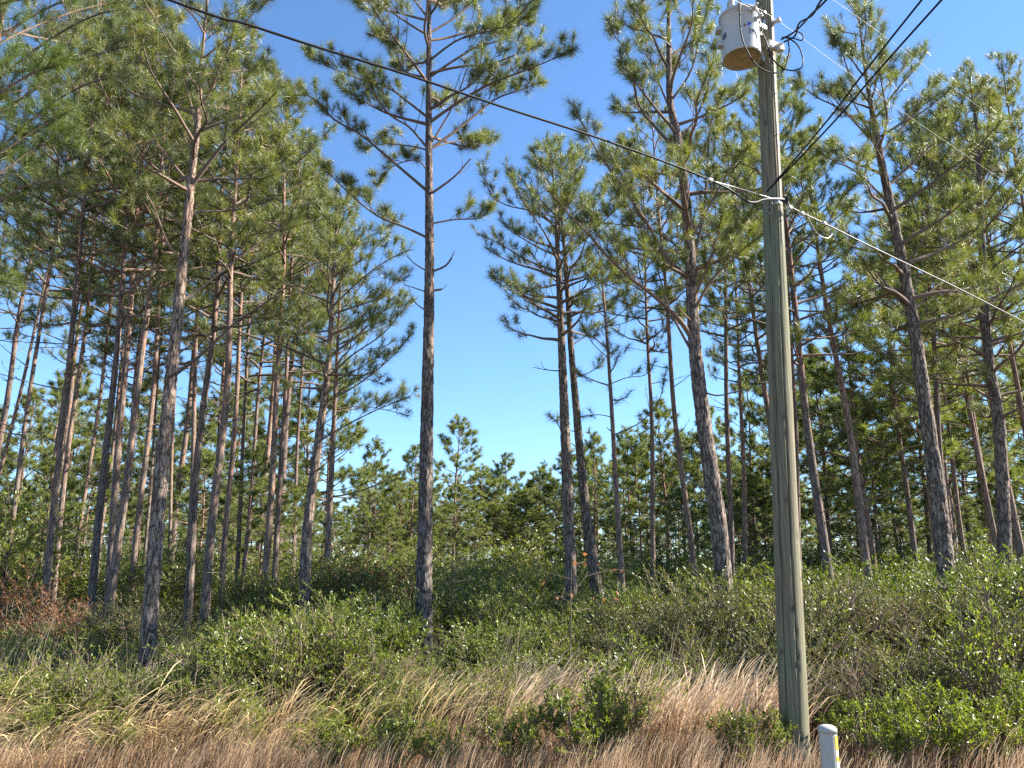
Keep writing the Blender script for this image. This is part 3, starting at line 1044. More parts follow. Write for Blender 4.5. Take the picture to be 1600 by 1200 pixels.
hero("pine_tree", "bushy end pine of the left stand with long branches drooping right", 18.5,
     [(476, 937), (481, 820), (503, 650), (514, 560), (523, 400)], 11.2, 0.15,
     [L([(496, 690), (540, 665), (590, 640), (640, 620)], .03, -.8, bare=.3, twig=.9),
      L([(507, 630), (560, 600), (610, 560), (645, 520)], .032, .5, bare=.35, twig=.9),
      L([(511, 590), (550, 555), (600, 520), (640, 470)], .032, -.8, bare=.3, twig=.9),
      L([(516, 530), (570, 490), (610, 450), (640, 430)], .03, 1, bare=.3, twig=.9),
      L([(519, 480), (560, 440), (600, 410), (640, 390)], .03, -.8, bare=.25, twig=.9),
      L([(523, 420), (560, 380), (600, 360), (625, 345)], .03, .5, bare=.25, twig=.8),
      L([(512, 580), (480, 550), (450, 530)], .022, 0, bare=.3, twig=.7)],
     zb=6.2, spread=2.4, n_auto=26, seed=7, nn=44, nw=.009, nmat=NEEDLE, dead=5)

hero("pine_tree", "ruddy pine at the end of the stand with one low limb curving right", 23.0,
     [(509, 934), (514, 820), (527, 550), (533, 420)], 11.4, 0.11,
     [L([(517, 776), (545, 772), (590, 757), (620, 740), (654, 725)], .03, -.6, live=False, bare=.6, r1=.01),
      L([(521, 640), (560, 635), (600, 640), (640, 650)], .024, .4, bare=.4, twig=.8),
      L([(524, 600), (560, 590), (600, 600)], .02, -.5, bare=.3, twig=.8)],
     zb=6.6, spread=2.4, n_auto=24, seed=8, nn=34, nw=.010, dead=4, hero_bark=False)

hero("pine_tree", "large straight pine on the right with its top clear against the sky", 15.5,
     [(1478, 890), (1467, 785), (1442, 610), (1428, 512), (1411, 417), (1390, 315), (1372, 227), (1360, 157), (1352, 110)], 14.6, 0.165,
     [L([(1424, 490), (1390, 450), (1360, 415), (1335, 395)], .036, -.6, live=False, bare=.5, r1=.012),
      L([(1428, 490), (1450, 460), (1480, 430), (1510, 400)], .03, .8, bare=.35),
      L([(1411, 420), (1440, 380), (1475, 340), (1500, 310)], .03, -.8, bare=.3),
      L([(1390, 320), (1340, 270), (1300, 250), (1270, 230)], .034, .6, bare=.3),
      L([(1372, 230), (1330, 185), (1300, 150), (1280, 140)], .034, -.5, bare=.3),
      L([(1374, 240), (1410, 200), (1440, 160), (1460, 130)], .03, .5, bare=.3),
      L([(1362, 165), (1330, 120), (1315, 80), (1308, 55)], .03, -.2, bare=.3, twig=.6),
      L([(1364, 170), (1390, 130), (1420, 100), (1440, 75)], .03, .5, bare=.3, twig=.6)],
     zb=6.8, spread=2.7, n_auto=34, seed=9, nn=52, dead=4)

hero("pine_tree", "dense pine behind the big right pine, top rising like a candelabra", 19.5,
     [(1570, 860), (1561, 662), (1545, 560), (1535, 400), (1530, 280), (1526, 200)], 15.6, 0.17,
     [L([(1535, 420), (1500, 380), (1487, 330), (1483, 290)], .03, -.6, bare=.25),
      L([(1532, 300), (1560, 250), (1580, 220), (1590, 190)], .03, .5, bare=.25),
      L([(1530, 290), (1505, 240), (1495, 200), (1492, 170)], .03, -.5, bare=.25),
      L([(1545, 560), (1500, 575), (1450, 590), (1400, 600)], .034, -.6, bare=.25, twig=1.0)],
     zb=5.6, spread=3.1, n_auto=40, seed=10, nn=42, nw=.0095, dead=3)

hero("pine_tree", "near pine beyond the left edge hanging bright needle sprays into view", 9.2,
     [(-210, 900), (-200, 700), (-190, 400), (-180, 100)], 13.0, 0.15,
     [L([(-185, 330), (-100, 230), (-30, 170), (40, 120), (95, 100)], .03, -.4, bare=.35, twig=.75, step=.085),
      L([(-185, 380), (-90, 300), (0, 240), (60, 200), (115, 170)], .03, .3, bare=.35, twig=.75, step=.085),
      L([(-185, 420), (-90, 330), (0, 270), (70, 225), (130, 230)], .028, .9, bare=.35, twig=.75, step=.085),
      L([(-185, 300), (-100, 200), (-20, 120), (30, 80)], .028, .3, bare=.3, twig=.7, step=.1),
      L([(-185, 560), (-120, 510), (-60, 460), (-10, 440), (30, 445)], .02, .2, bare=.5, twig=.4, step=.2),
      L([(-180, 160), (-80, 110), (30, 52), (122, 16), (200, 0)], .03, 2.0, bare=.3, twig=.9, step=.24)],
     zb=7.5, spread=2.6, n_auto=16, seed=12, nn=56, nw=.0055, nl=.24, nmat=NEEDLE_BRIGHT, hero_bark=False, dead=0)

hero("pine_tree", "shaded pine at the upper left, dark drooping boughs against the sky", 13.0,
     [(-60, 900), (-40, 600), (-20, 300), (-10, 100)], 16.5, 0.15,
     [L([(-12, 330), (40, 290), (90, 285), (130, 300)], .028, -.6, bare=.3, twig=.7),
      L([(-12, 250), (70, 170), (140, 130), (200, 120), (245, 140)], .036, .3, bare=.35, twig=.8),
      L([(-10, 200), (90, 110), (170, 80), (230, 70), (280, 88)], .036, 1.2, bare=.35, twig=.8),
      L([(-10, 130), (80, 60), (160, 20), (230, 15), (270, 30)], .036, -.6, bare=.3, twig=.8),
      L([(-10, 60), (60, 20), (130, -10), (220, -30)], .034, .3, bare=.3, twig=.8)],
     zb=10.0, spread=3.2, n_auto=20, seed=13, nn=48, nw=.007, nmat=NEEDLE, hero_bark=False, dead=2)

# ------------------------------------------------------------------ wood behind
BG = [  # px, top y, D, variant, label
    (708, 655, 52, 0, "small pointed pine top standing highest in the gap left of centre"),
    (792, 712, 56, 1, "rounded pine top in the gap, right of the highest one"),
    (848, 728, 58, 2, "low dark pine top beside the pale barked leaning pine"),
    (640, 700, 48, 1, "feathery pine right behind the thick middle trunk"),
    (572, 690, 46, 2, "thin crowned pine against bright sky left of the thick middle trunk"),
    (605, 745, 60, 3, "low soft pine behind the thick middle trunk at its left"),
    (928, 680, 50, 2, "pine top between the leaning pair and the sparse young pine"),
    (990, 672, 54, 0, "pine top right behind the sparse young pine"),
    (1046, 630, 44, 1, "pine crown directly left of the forked pine, well behind"),
    (1130, 640, 46, 3, "pine crown seen between forked pine and utility pole, far behind"),
    (1185, 585, 42, 0, "dense pine crown just left behind the utility pole"),
    (1300, 560, 36, 1, "dark dense pine in the shaded wood, just right of the utility pole"),
    (1365, 455, 31, 3, "dark dense pine rising left of the big right pine"),
    (1440, 420, 30, 0, "dense pine hiding behind the big right pine"),
    (1500, 470, 34, 1, "dense pine filling the shade between the two right trunks"),
    (1590, 430, 32, 2, "dense pine behind the trunks at the right edge"),
]
for (px, yt, D, vi, lab) in BG:
    H = P(px, yt, D)[2]
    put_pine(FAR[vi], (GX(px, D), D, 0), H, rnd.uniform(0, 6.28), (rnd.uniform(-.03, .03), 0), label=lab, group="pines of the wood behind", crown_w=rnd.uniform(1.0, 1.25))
rb = random.Random(21)
ORD = "first second third fourth fifth sixth seventh eighth ninth tenth eleventh twelfth thirteenth fourteenth fifteenth sixteenth seventeenth eighteenth nineteenth twentieth".split()


def fill(n, px0, px1, d0, d1, y0, y1, lab, grp, cw=(.95, 1.3), vs=FAR, tw=1.0, vary=True):
    for k in range(n):
        D = rb.uniform(d0, d1)
        px = px0 + (px1 - px0) * (k + rb.random()) / n
        H = P(px, rb.uniform(y0, y1), D)[2]
        put_pine(rb.choice(vs), (GX(px, D), D, 0), H, rb.uniform(0, 6.28), (rb.uniform(-.03, .03), rb.uniform(-.03, .03)), trunk_w=tw, label=(ORD[k] + ' from the left of ' + lab) if vary else lab, group=grp, crown_w=rb.uniform(*cw))


fill(16, 560, 1000, 62, 80, 740, 790, "the small far pines across the gap in the middle", "far pines across the gap")
fill(14, -80, 520, 26, 44, 700, 800, "the young pines standing under the left stand", "young pines under the left stand", cw=(1.3, 1.7))
fill(10, 600, 1010, 40, 55, 775, 830, "the young pines low in the central gap", "young pines in the gap", cw=(1.3, 1.7))
fill(14, 1000, 1700, 30, 46, 690, 800, "the young pines low in the right wood", "young pines in the right wood", cw=(1.3, 1.7))
fill(12, 580, 900, 48, 60, 705, 765, "the mid distance pines crowding the central gap", "mid distance pines of the gap", cw=(1.2, 1.5))
fill(12, 870, 1240, 46, 66, 670, 720, "the far pines in the row behind the forked pine", "far pines behind the forked pine")
fill(16, 1230, 1750, 34, 56, 540, 640, "the shaded pines deep in the wood on the right", "shaded pines deep in the right wood")
fill(16, 1000, 1800, 60, 85, 700, 760, "one of the farthest pines glimpsed between trunks on the right", "farthest pines on the right", vary=False)
fill(20, -150, 520, 34, 60, 560, 680, "the greener pines low behind the left stand", "low pines behind the left stand")
fill(9, -100, 480, 30, 42, 250, 420, "the tall pines deep inside the left stand", "tall pines deep in the left stand", vs=MID, cw=(.9, 1.1))
fill(4, 1430, 1690, 26, 36, 300, 420, "the tall dark pines deep inside the right wood", "tall pines deep in the right wood", vs=MID, cw=(.9, 1.15))
fill(14, -300, 600, 62, 90, 760, 800, "one of the farthest pines glimpsed between trunks on the left", "farthest pines on the left", vary=False)



# ------------------------------------------------------------------ shrubs
def leaf_quads(acc, pos, dr, nrm, ln, wd, tint, mat=0):
    """folded pointed leaf: 2 triangles either side of the midrib -> here one diamond of 2 tris"""
    s = np.cross(dr, nrm)
    s /= np.linalg.norm(s, axis=1)[:, None] + 1e-9
    nn = np.cross(s, dr)
    a = pos
    b = pos + dr * ln[:, None] * .5 + s * wd[:, None] * .5 + nn * wd[:, None] * .18
    c = pos + dr * ln[:, None]
    d = pos + dr * ln[:, None] * .5 - s * wd[:, None] * .5 + nn * wd[:, None] * .18
    o = acc.verts(np.stack([a, b, c, d], 1).reshape(-1, 3))
    i = np.arange(len(pos)) * 4 + o
    acc.tris(np.stack([i, i + 1, i + 2], -1), tint, mat)
    acc.tris(np.stack([i, i + 2, i + 3], -1), tint, mat)


def make_shrub(seed, h=1.5, w=1.3, stems=16, leaves=5000, ll=0.048, lw=0.017, upright=0.6, lmat=LEAF, sparse=0.25, twigs=16, brown=0.0, smat=STEM):
    rng = np.random.default_rng(seed)
    wood = Acc()
    tp, td = [], []
    for s in range(stems):
        az = rng.uniform(0, 6.28)
        out = w * .5 * rng.random() ** .5
        hh = h * rng.uniform(.6, 1.0) * (1 - .3 * (out / (w * .5)) ** 2)
        r0 = rng.uniform(0, .18)
        p0 = np.array([math.cos(az) * r0, math.sin(az) * r0, 0])
        p2 = np.array([math.cos(az) * out, math.sin(az) * out, hh])
        p1 = p0 * .5 + p2 * .5 + np.array([0, 0, hh * .08]) + rng.normal(0, .05, 3)
        q = resample([p0, p1, p2], 7)
        tube(wood, q, np.linspace(.011, .004, 7), 4)
        for k in range(twigs):
            t = rng.uniform(.22, 1) ** .8
            b = q[min(6, int(t * 6))]
            a2 = rng.uniform(0, 6.28)
            d = unit([math.cos(a2), math.sin(a2), rng.uniform(.1, upright * 2.2)])
            l2 = h * rng.uniform(.10, .26)
            e = b + d * l2
            e[2] += .03
            tube(wood, np.array([b, (b + e) / 2 + [0, 0, -.01], e]), [.004, .003, .002], 3)
            tp.append((b, e))
    tp = np.array(tp)
    nt = len(tp)
    per = max(3, leaves // nt)
    u = rng.uniform(.15, 1.05, (nt, per)) ** .8
    pos = tp[:, None, 0] * (1 - u[..., None]) + tp[:, None, 1] * u[..., None]
    ax = tp[:, 1] - tp[:, 0]
    ax /= np.linalg.norm(ax, axis=1)[:, None]
    dr = ax[:, None, :] * .7 + rng.normal(0, .62, (nt, per, 3)) + np.array([0, 0, .25])
    dr /= np.linalg.norm(dr, axis=2)[..., None]
    nrm = rng.normal(0, .55, (nt, per, 3)) + np.array([0, 0, 1.0])
    keep = rng.random((nt, per)) > sparse
    pos, dr, nrm = pos[keep], dr[keep], nrm[keep]
    n = len(pos)
    tw = np.repeat(rng.uniform(.1, .75, (nt, 1)), per, 1)[keep]
    tint = np.clip(tw + rng.normal(0, .16, n), 0, 1)
    fol = Acc()
    leaf_quads(fol, pos, dr, nrm, ll * rng.uniform(.6, 1.25, n), lw * rng.uniform(.7, 1.2, n), tint)
    return dict(h=h, stems=wood.mesh("stems", smat), foliage=fol.mesh("foliage", lmat, smooth=False))


SHR = {
    'green': [make_shrub(301, 1.5, 1.5, leaves=8500), make_shrub(302, 1.5, 1.3, leaves=7500, ll=.055, lw=.019), make_shrub(303, 1.5, 1.7, leaves=9000, ll=.042, lw=.016)],
    'near': [make_shrub(311, 1.0, 1.1, stems=14, leaves=4600, ll=.045, lw=.016, upright=1.3, lmat=LEAF_BRIGHT), make_shrub(312, 1.0, 1.0, stems=12, leaves=4200, ll=.05, lw=.018, upright=1.3, lmat=LEAF_BRIGHT)],
    'sprig': [make_shrub(315, 1.2, .9, stems=15, leaves=2600, ll=.05, lw=.016, upright=1.6, lmat=LEAF_BRIGHT, twigs=12, sparse=.3), make_shrub(316, 1.2, 1.1, stems=18, leaves=3000, ll=.042, lw=.015, upright=1.4, lmat=LEAF_BRIGHT, twigs=12, sparse=.35)],
    'olive': [make_shrub(321, 1.8, 1.7, stems=18, leaves=9500, ll=.038, lw=.015, lmat=LEAF_OLIVE, twigs=18), make_shrub(322, 1.8, 1.5, stems=20, leaves=8500, ll=.04, lw=.015, lmat=LEAF_OLIVE, twigs=16, sparse=.3)],
    'tall': [make_shrub(331, 2.8, 2.4, stems=20, leaves=5200, ll=.085, lw=.034, twigs=16), make_shrub(332, 2.8, 2.2, stems=18, leaves=4600, ll=.08, lw=.03, twigs=16)],
    'brown': [make_shrub(341, 2.4, 2.2, stems=14, leaves=1700, ll=.085, lw=.04, lmat=LEAF_BROWN, twigs=14, sparse=.35)],
    'bare': [make_shrub(351, 1.5, 1.2, stems=22, leaves=260, ll=.03, lw=.012, lmat=LEAF_BROWN, twigs=16, sparse=.5), make_shrub(352, 1.4, 1.3, stems=26, leaves=200, ll=.03, lw=.012, lmat=LEAF_BROWN, twigs=18, sparse=.5)],
}


def put_shrub(kind, px, D, h, label=None, group=None, wide=1.0, vi=None, name="shrub", cat="shrub"):
    v = SHR[kind][rb.randrange(len(SHR[kind])) if vi is None else vi]
    s = h / v['h']
    root = empty(name, (GX(px, D), D, 0), (0, 0, rb.uniform(0, 6.28)))
    root.scale = (s * wide, s * wide, s)
    link(bpy.data.objects.new("stems", v['stems']), root)
    link(bpy.data.objects.new("foliage", v['foliage']), root)
    tag(root, label, cat, group)
    return root


SH = [  # kind, px, D, h, wide, label
    ('green', 585, 12.2, 1.85, 1.0, "tall bright shrub pressed against the left of the thick middle trunk"),
    ('green', 545, 12.0, 1.6, 1.1, "rounded leafy shrub left of the thick middle trunk, second from it"),
    ('green', 480, 11.6, 1.55, 1.1, "broad green shrub under the bushy end pine"),
    ('green', 430, 11.8, 1.7, .9, "upright shrub with new green tips under the straight grey pine"),
    ('green', 395, 11.0, 1.15, 1.0, "low yellowish shrub at the foot of the left stand"),
    ('green', 780, 12.8, 1.45, 1.1, "leafy shrub in the gap right of the thick middle trunk"),
    ('green', 840, 13.2, 1.5, 1.0, "shiny shrub left of the pale barked leaning pine"),
    ('green', 730, 12.6, 1.15, 1.1, "low shrub just right of the thick middle trunk"),
    ('near', 20, 9.4, .95, 1.1, "pale leafed shrub in the tall grass at the left edge"),
    ('near', 145, 9.6, .75, 1.2, "yellow green shrub behind golden grass near the left corner"),
    ('near', 245, 9.8, .85, 1.0, "shrub with upright pale shoots below the thick left pine"),
    ('near', 320, 9.9, .8, 1.0, "dark leafed shrub with upright shoots behind leaning golden grass"),
    ('near', 520, 8.3, .58, 1.4, "low green clump in the grass at the bottom, left of centre"),
    ('near', 620, 8.3, .66, 1.3, "low green clump in front of the rusty grass patch, left side"),
    ('near', 700, 8.3, .55, 1.3, "small green clump at the bottom edge near the middle"),
    ('near', 820, 8.4, .75, 1.2, "leafy green clump in rusty grass, left of the big one"),
    ('near', 915, 8.3, .95, 1.3, "big leafy green clump in the middle of the rusty grass"),
    ('near', 1135, 8.4, .72, 1.0, "green clump at the left foot of the utility pole"),
    ('near', 1190, 8.5, .65, .8, "small leafy shoot against the utility pole"),
    ('near', 1355, 8.2, .8, 1.1, "bright green shrub right of the white marker post"),
    ('near', 1440, 8.3, .9, 1.3, "broad bright green shrub in the lower right"),
    ('near', 1575, 9.0, .95, 1.2, "green shrub in the lower right corner"),
    ('sprig', 640, 9.3, .85, 1.1, "loose yellow green sprigs under the thick middle trunk"),
    ('sprig', 760, 9.4, 1.05, 1.1, "loose light sprigs between two tufts of drooping grass"),
    ('sprig', 955, 8.7, 1.10, 1.1, "upright light sprigs standing out of the big middle clump"),
    ('sprig', 345, 9.3, 1.15, 1.0, "upright bright sprigs rising over the golden grass tips"),
    ('sprig', 1400, 8.9, 1.00, 1.2, "bright sprigs standing above the lower right shrub"),
    ('near', 75, 8.7, .72, 1.1, "dull green shrub in the golden grass, second from the left corner"),
    ('near', 200, 8.6, .60, 1.2, "low green clump between two sheaves of golden grass"),
    ('near', 400, 8.9, .80, 1.2, "green shrub at the right end of the golden grass"),
    ('near', 1010, 9.6, .85, 1.0, "green shoots behind the rusty grass in the middle"),
    ('near', 1510, 8.4, .75, 1.2, "round green shrub at the bottom right between two larger ones"),
    ('brown', 20, 17, 2.6, 1.0, "rusty leafed oak shrub at the left edge under the pines"),
    ('brown', 95, 16, 2.0, .9, "rusty leafed shrub at the foot of the third pine"),
    ('brown', 590, 20, 3.0, 1.2, "brown leafed oak shrub behind the left of the thick middle trunk"),
    ('brown', 545, 22, 3.0, 1.0, "thin brown leafed shrub behind the bushy end pine"),
    ('olive', 1290, 12.5, 2.3, 1.2, "tallest olive mound right behind the right side of the utility pole"),
    ('green', 1400, 14.5, 2.5, 1.3, "big green mound at the foot of the big right pine, behind the olive one"),
    ('olive', 1480, 11.8, 1.95, 1.3, "wide olive mound in the middle of the right thicket"),
    ('green', 1190, 14, 2.4, 1.1, "tall green mound seen just left of the utility pole"),
    ('green', 1620, 12, 2.2, 1.3, "green mound running out of the right edge"),
    ('green', 510, 13.4, 2.1, 1.2, "tallest green mound left of the thick middle trunk"),
    ('olive', 1390, 13, 2.0, 1.1, "olive shrub with pale tips below the big right pine"),
    ('olive', 1560, 14, 2.6, 1.1, "dark tall shrub at the right edge"),
    ('olive', 1165, 13, 2.1, 1.0, "tall fine leafed shrub right of the forked pine"),
    ('olive', 1060, 12.5, 1.6, 1.0, "fine leafed shrub left of the forked pine foot"),
    ('bare', 1340, 10.2, 1.1, 1.2, "reddish leafless shrub right of the utility pole"),
    ('bare', 1450, 10.8, 1.1, 1.3, "brown twiggy shrub in the right thicket"),
    ('bare', 660, 10.6, 1.0, 1.0, "grey leafless shrub under the thick middle trunk"),
    ('bare', 570, 10.3, .9, 1.1, "grey twiggy shrub behind the golden grass left of centre"),
    ('tall', 20, 24, 5.4, .8, "dark vine smothered shrub column at the left edge"),
]
for (kd, px, D, h, wd, lab) in SH:
    put_shrub(kd, px, D, h, label=lab, group="shrubs along the verge", wide=wd)


# thicket that reads as one mass: instances of those same shrubs
def scatter(name, items, pts):
    """items: list of (stems mesh, foliage mesh); pts: rows x, y, z, rot, sx, sz, idx"""
    me = bpy.data.meshes.new(name)
    me.from_pydata([tuple(p[:3]) for p in pts], [], [])
    for nm, k in (("rot", 3), ("sx", 4), ("sz", 5), ("idx", 6)):
        a = me.attributes.new(nm, 'FLOAT', 'POINT')
        a.data.foreach_set("value", np.array([p[k] for p in pts], dtype=np.float32))
    o = link(bpy.data.objects.new(name, me))
    ng = bpy.data.node_groups.new(name, 'GeometryNodeTree')
    ng.interface.new_socket("Geometry", in_out='INPUT', socket_type='NodeSocketGeometry')
    ng.interface.new_socket("Geometry", in_out='OUTPUT', socket_type='NodeSocketGeometry')
    N, Lk = ng.nodes, ng.links
    gi, go = N.new("NodeGroupInput"), N.new("NodeGroupOutput")
    jn = N.new("GeometryNodeJoinGeometry")

    def at(nm):
        n = N.new("GeometryNodeInputNamedAttribute")
        n.data_type = 'FLOAT'
        n.inputs[0].default_value = nm
        return n.outputs[0]
    rot, sc = N.new("ShaderNodeCombineXYZ"), N.new("ShaderNodeCombineXYZ")
    Lk.new(at("rot"), rot.inputs[2])
    sx = at("sx")
    Lk.new(sx, sc.inputs[0])
    Lk.new(sx, sc.inputs[1])
    Lk.new(at("sz"), sc.inputs[2])
    ix = at("idx")
    for k, obs in enumerate(items):
        cmp_ = N.new("FunctionNodeCompare")
        cmp_.data_type = 'FLOAT'
        cmp_.operation = 'EQUAL'
        Lk.new(ix, cmp_.inputs[0])
        cmp_.inputs[1].default_value = k
        cmp_.inputs['Epsilon'].default_value = 0.1
        for ob in obs:
            oi = N.new("GeometryNodeObjectInfo")
            oi.inputs[0].default_value = ob
            oi.transform_space = 'ORIGINAL'
            ip = N.new("GeometryNodeInstanceOnPoints")
            Lk.new(gi.outputs[0], ip.inputs['Points'])
            Lk.new(cmp_.outputs[0], ip.inputs['Selection'])
            Lk.new(oi.outputs['Geometry'], ip.inputs['Instance'])
            Lk.new(rot.outputs[0], ip.inputs['Rotation'])
            Lk.new(sc.outputs[0], ip.inputs['Scale'])
            Lk.new(ip.outputs[0], jn.inputs[0])
    Lk.new(jn.outputs[0], go.inputs[0])
    md = o.modifiers.new("scatter", 'NODES')
    md.node_group = ng
    return o


# first standing shrub that uses each mesh = the source of its instances
SRC = {}
for ob in list(COL.objects):
    if ob.type == 'MESH' and ob.name.split('.')[0] in ('stems', 'foliage'):
        SRC.setdefault(ob.data.name, ob)
KEYS, ITEMS = [], []
for kd, vs in SHR.items():
    for v in vs:
        if v['stems'].name in SRC and v['foliage'].name in SRC:
            KEYS.append((kd, v['h']))
            ITEMS.append((SRC[v['stems'].name], SRC[v['foliage'].name]))
        else:
            print("unused shrub", kd, v['h'])


def rows(spec):
    out = []
    for (kd, n, x0, x1, d0, d1, h0, h1, wd) in spec:
        ks = [i for i, k in enumerate(KEYS) if k[0] == kd]
        for k in range(n):
            D = d0 + (d1 - d0) * rb.random()
            px = x0 + (x1 - x0) * (k + rb.random()) / n
            i = rb.choice(ks)
            hh = rb.uniform(h0, h1) * (1.0 if rb.random() < .7 else rb.uniform(.6, 1.25))
            for (tp, wpx, td, cap) in ((665, 50, 15.3, .88), (1130, 45, 14, 1.15), (232, 42, 12.6, .8), (895, 22, 14, 1.1)):
                if abs(px - tp) < wpx and D < td:      # the photo shows these trunk feet almost to the ground
                    hh = min(hh, cap)
            s = hh / KEYS[i][1]
            out.append((GX(px, D), D, 0, rb.uniform(0, 6.28), s * wd * rb.uniform(.85, 1.15), s, i))
    return out


left = rows([
    ('green', 16, -120, 380, 10.8, 13, .65, .95, 1.4),
    ('near', 14, -150, 400, 9.8, 11.5, .5, .75, 1.6),
    ('sprig', 16, -150, 420, 9.6, 13, .8, 1.35, 1.1),
    ('sprig', 12, 380, 660, 9.6, 13, 1.0, 1.7, 1.1),
    ('green', 18, -150, 400, 13.5, 18, .8, 1.3, 1.4),
    ('olive', 12, -150, 420, 15, 21, .9, 1.6, 1.3),
    ('tall', 12, -200, 420, 22, 34, 1.6, 2.4, 1.3),
    ('green', 14, 380, 660, 10.5, 13.5, 1.0, 1.75, 1.2),
    ('tall', 10, 380, 660, 15, 22, 2.0, 2.4, 1.0),
    ('near', 8, 380, 660, 9.3, 10.4, .5, .8, 1.4),
    ('bare', 5, 100, 660, 10, 12.5, .8, 1.1, 1.2),
])
midr = rows([
    ('green', 14, 660, 900, 11.5, 14.5, .7, 1.3, 1.3),
    ('olive', 8, 660, 900, 10.5, 12, .7, 1.0, 1.3),
    ('tall', 12, 660, 1000, 15, 22, 1.7, 2.3, 1.1),
    ('tall', 12, 640, 1260, 22, 32, 2.2, 3.0, 1.2),
    ('olive', 16, 880, 1240, 11.5, 15, 1.1, 2.25, 1.1),
    ('green', 8, 900, 1240, 13, 17, 1.5, 2.2, 1.2),
    ('near', 10, 660, 1220, 9.6, 11, .5, .8, 1.4),
    ('sprig', 18, 640, 1230, 9.8, 14, .7, 1.35, 1.1),
    ('bare', 3, 700, 1200, 10, 12, .8, 1.1, 1.2),
])
right = rows([
    ('olive', 22, 1220, 1720, 11, 14, 1.2, 2.15, 1.1),
    ('green', 16, 1220, 1720, 12, 17, 1.5, 2.6, 1.1),
    ('olive', 14, 1220, 1720, 9.6, 11.5, .9, 1.3, 1.3),
    ('near', 14, 1270, 1720, 8.9, 10.5, .5, .8, 1.4),
    ('sprig', 14, 1230, 1720, 9.2, 15, .9, 2.1, 1.1),
    ('olive', 16, 1230, 1720, 10.5, 13.5, 1.2, 1.9, 1.1),
    ('bare', 6, 1240, 1700, 11, 13, 1.4, 1.8, 1.1),
    ('bare', 5, 1260, 1650, 9.6, 12, 1.0, 1.3, 1.2),
    ('tall', 14, 1220, 1900, 18, 30, 2.2, 3.2, 1.2),
])
tag(scatter("undergrowth", ITEMS, left), "dark green shrub undergrowth under the left pine stand", "undergrowth", kind="stuff")
tag(scatter("undergrowth", ITEMS, midr), "leafy undergrowth filling the gap between thick middle pine and utility pole", "undergrowth", kind="stuff")
tag(scatter("undergrowth", ITEMS, right), "sunlit olive thicket covering the slope right of the utility pole", "undergrowth", kind="stuff")
far_rows = rows([('tall', 150, -300, 1900, 36, 80, 2.8, 4.4, 1.6), ('tall', 40, 640, 1250, 26, 40, 2.3, 3.2, 1.4), ('tall', 44, -300, 640, 24, 42, 2.4, 3.6, 1.4), ('tall', 34, 1200, 1900, 26, 42, 2.4, 3.6, 1.4)])
tag(scatter("undergrowth", ITEMS, far_rows), "low dark undergrowth between the far trunks", "undergrowth", kind="stuff")


# the wood beyond, where single trees no longer show
FS = {}
for ob in list(COL.objects):
    if ob.type == 'MESH' and ob.parent is not None and ob.name.split('.')[0] in ('trunk', 'branches', 'crown'):
        FS.setdefault(ob.data.name, ob)
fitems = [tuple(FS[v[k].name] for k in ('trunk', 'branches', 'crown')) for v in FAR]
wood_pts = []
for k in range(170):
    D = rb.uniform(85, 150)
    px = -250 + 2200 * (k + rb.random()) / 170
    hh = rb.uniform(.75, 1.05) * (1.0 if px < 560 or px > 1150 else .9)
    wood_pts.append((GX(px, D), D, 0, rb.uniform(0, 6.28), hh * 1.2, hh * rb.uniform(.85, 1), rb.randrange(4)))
tag(scatter("far_wood", fitems, wood_pts), "hazy mass of distant pines closing the horizon behind all other trees", "wood", kind="stuff")


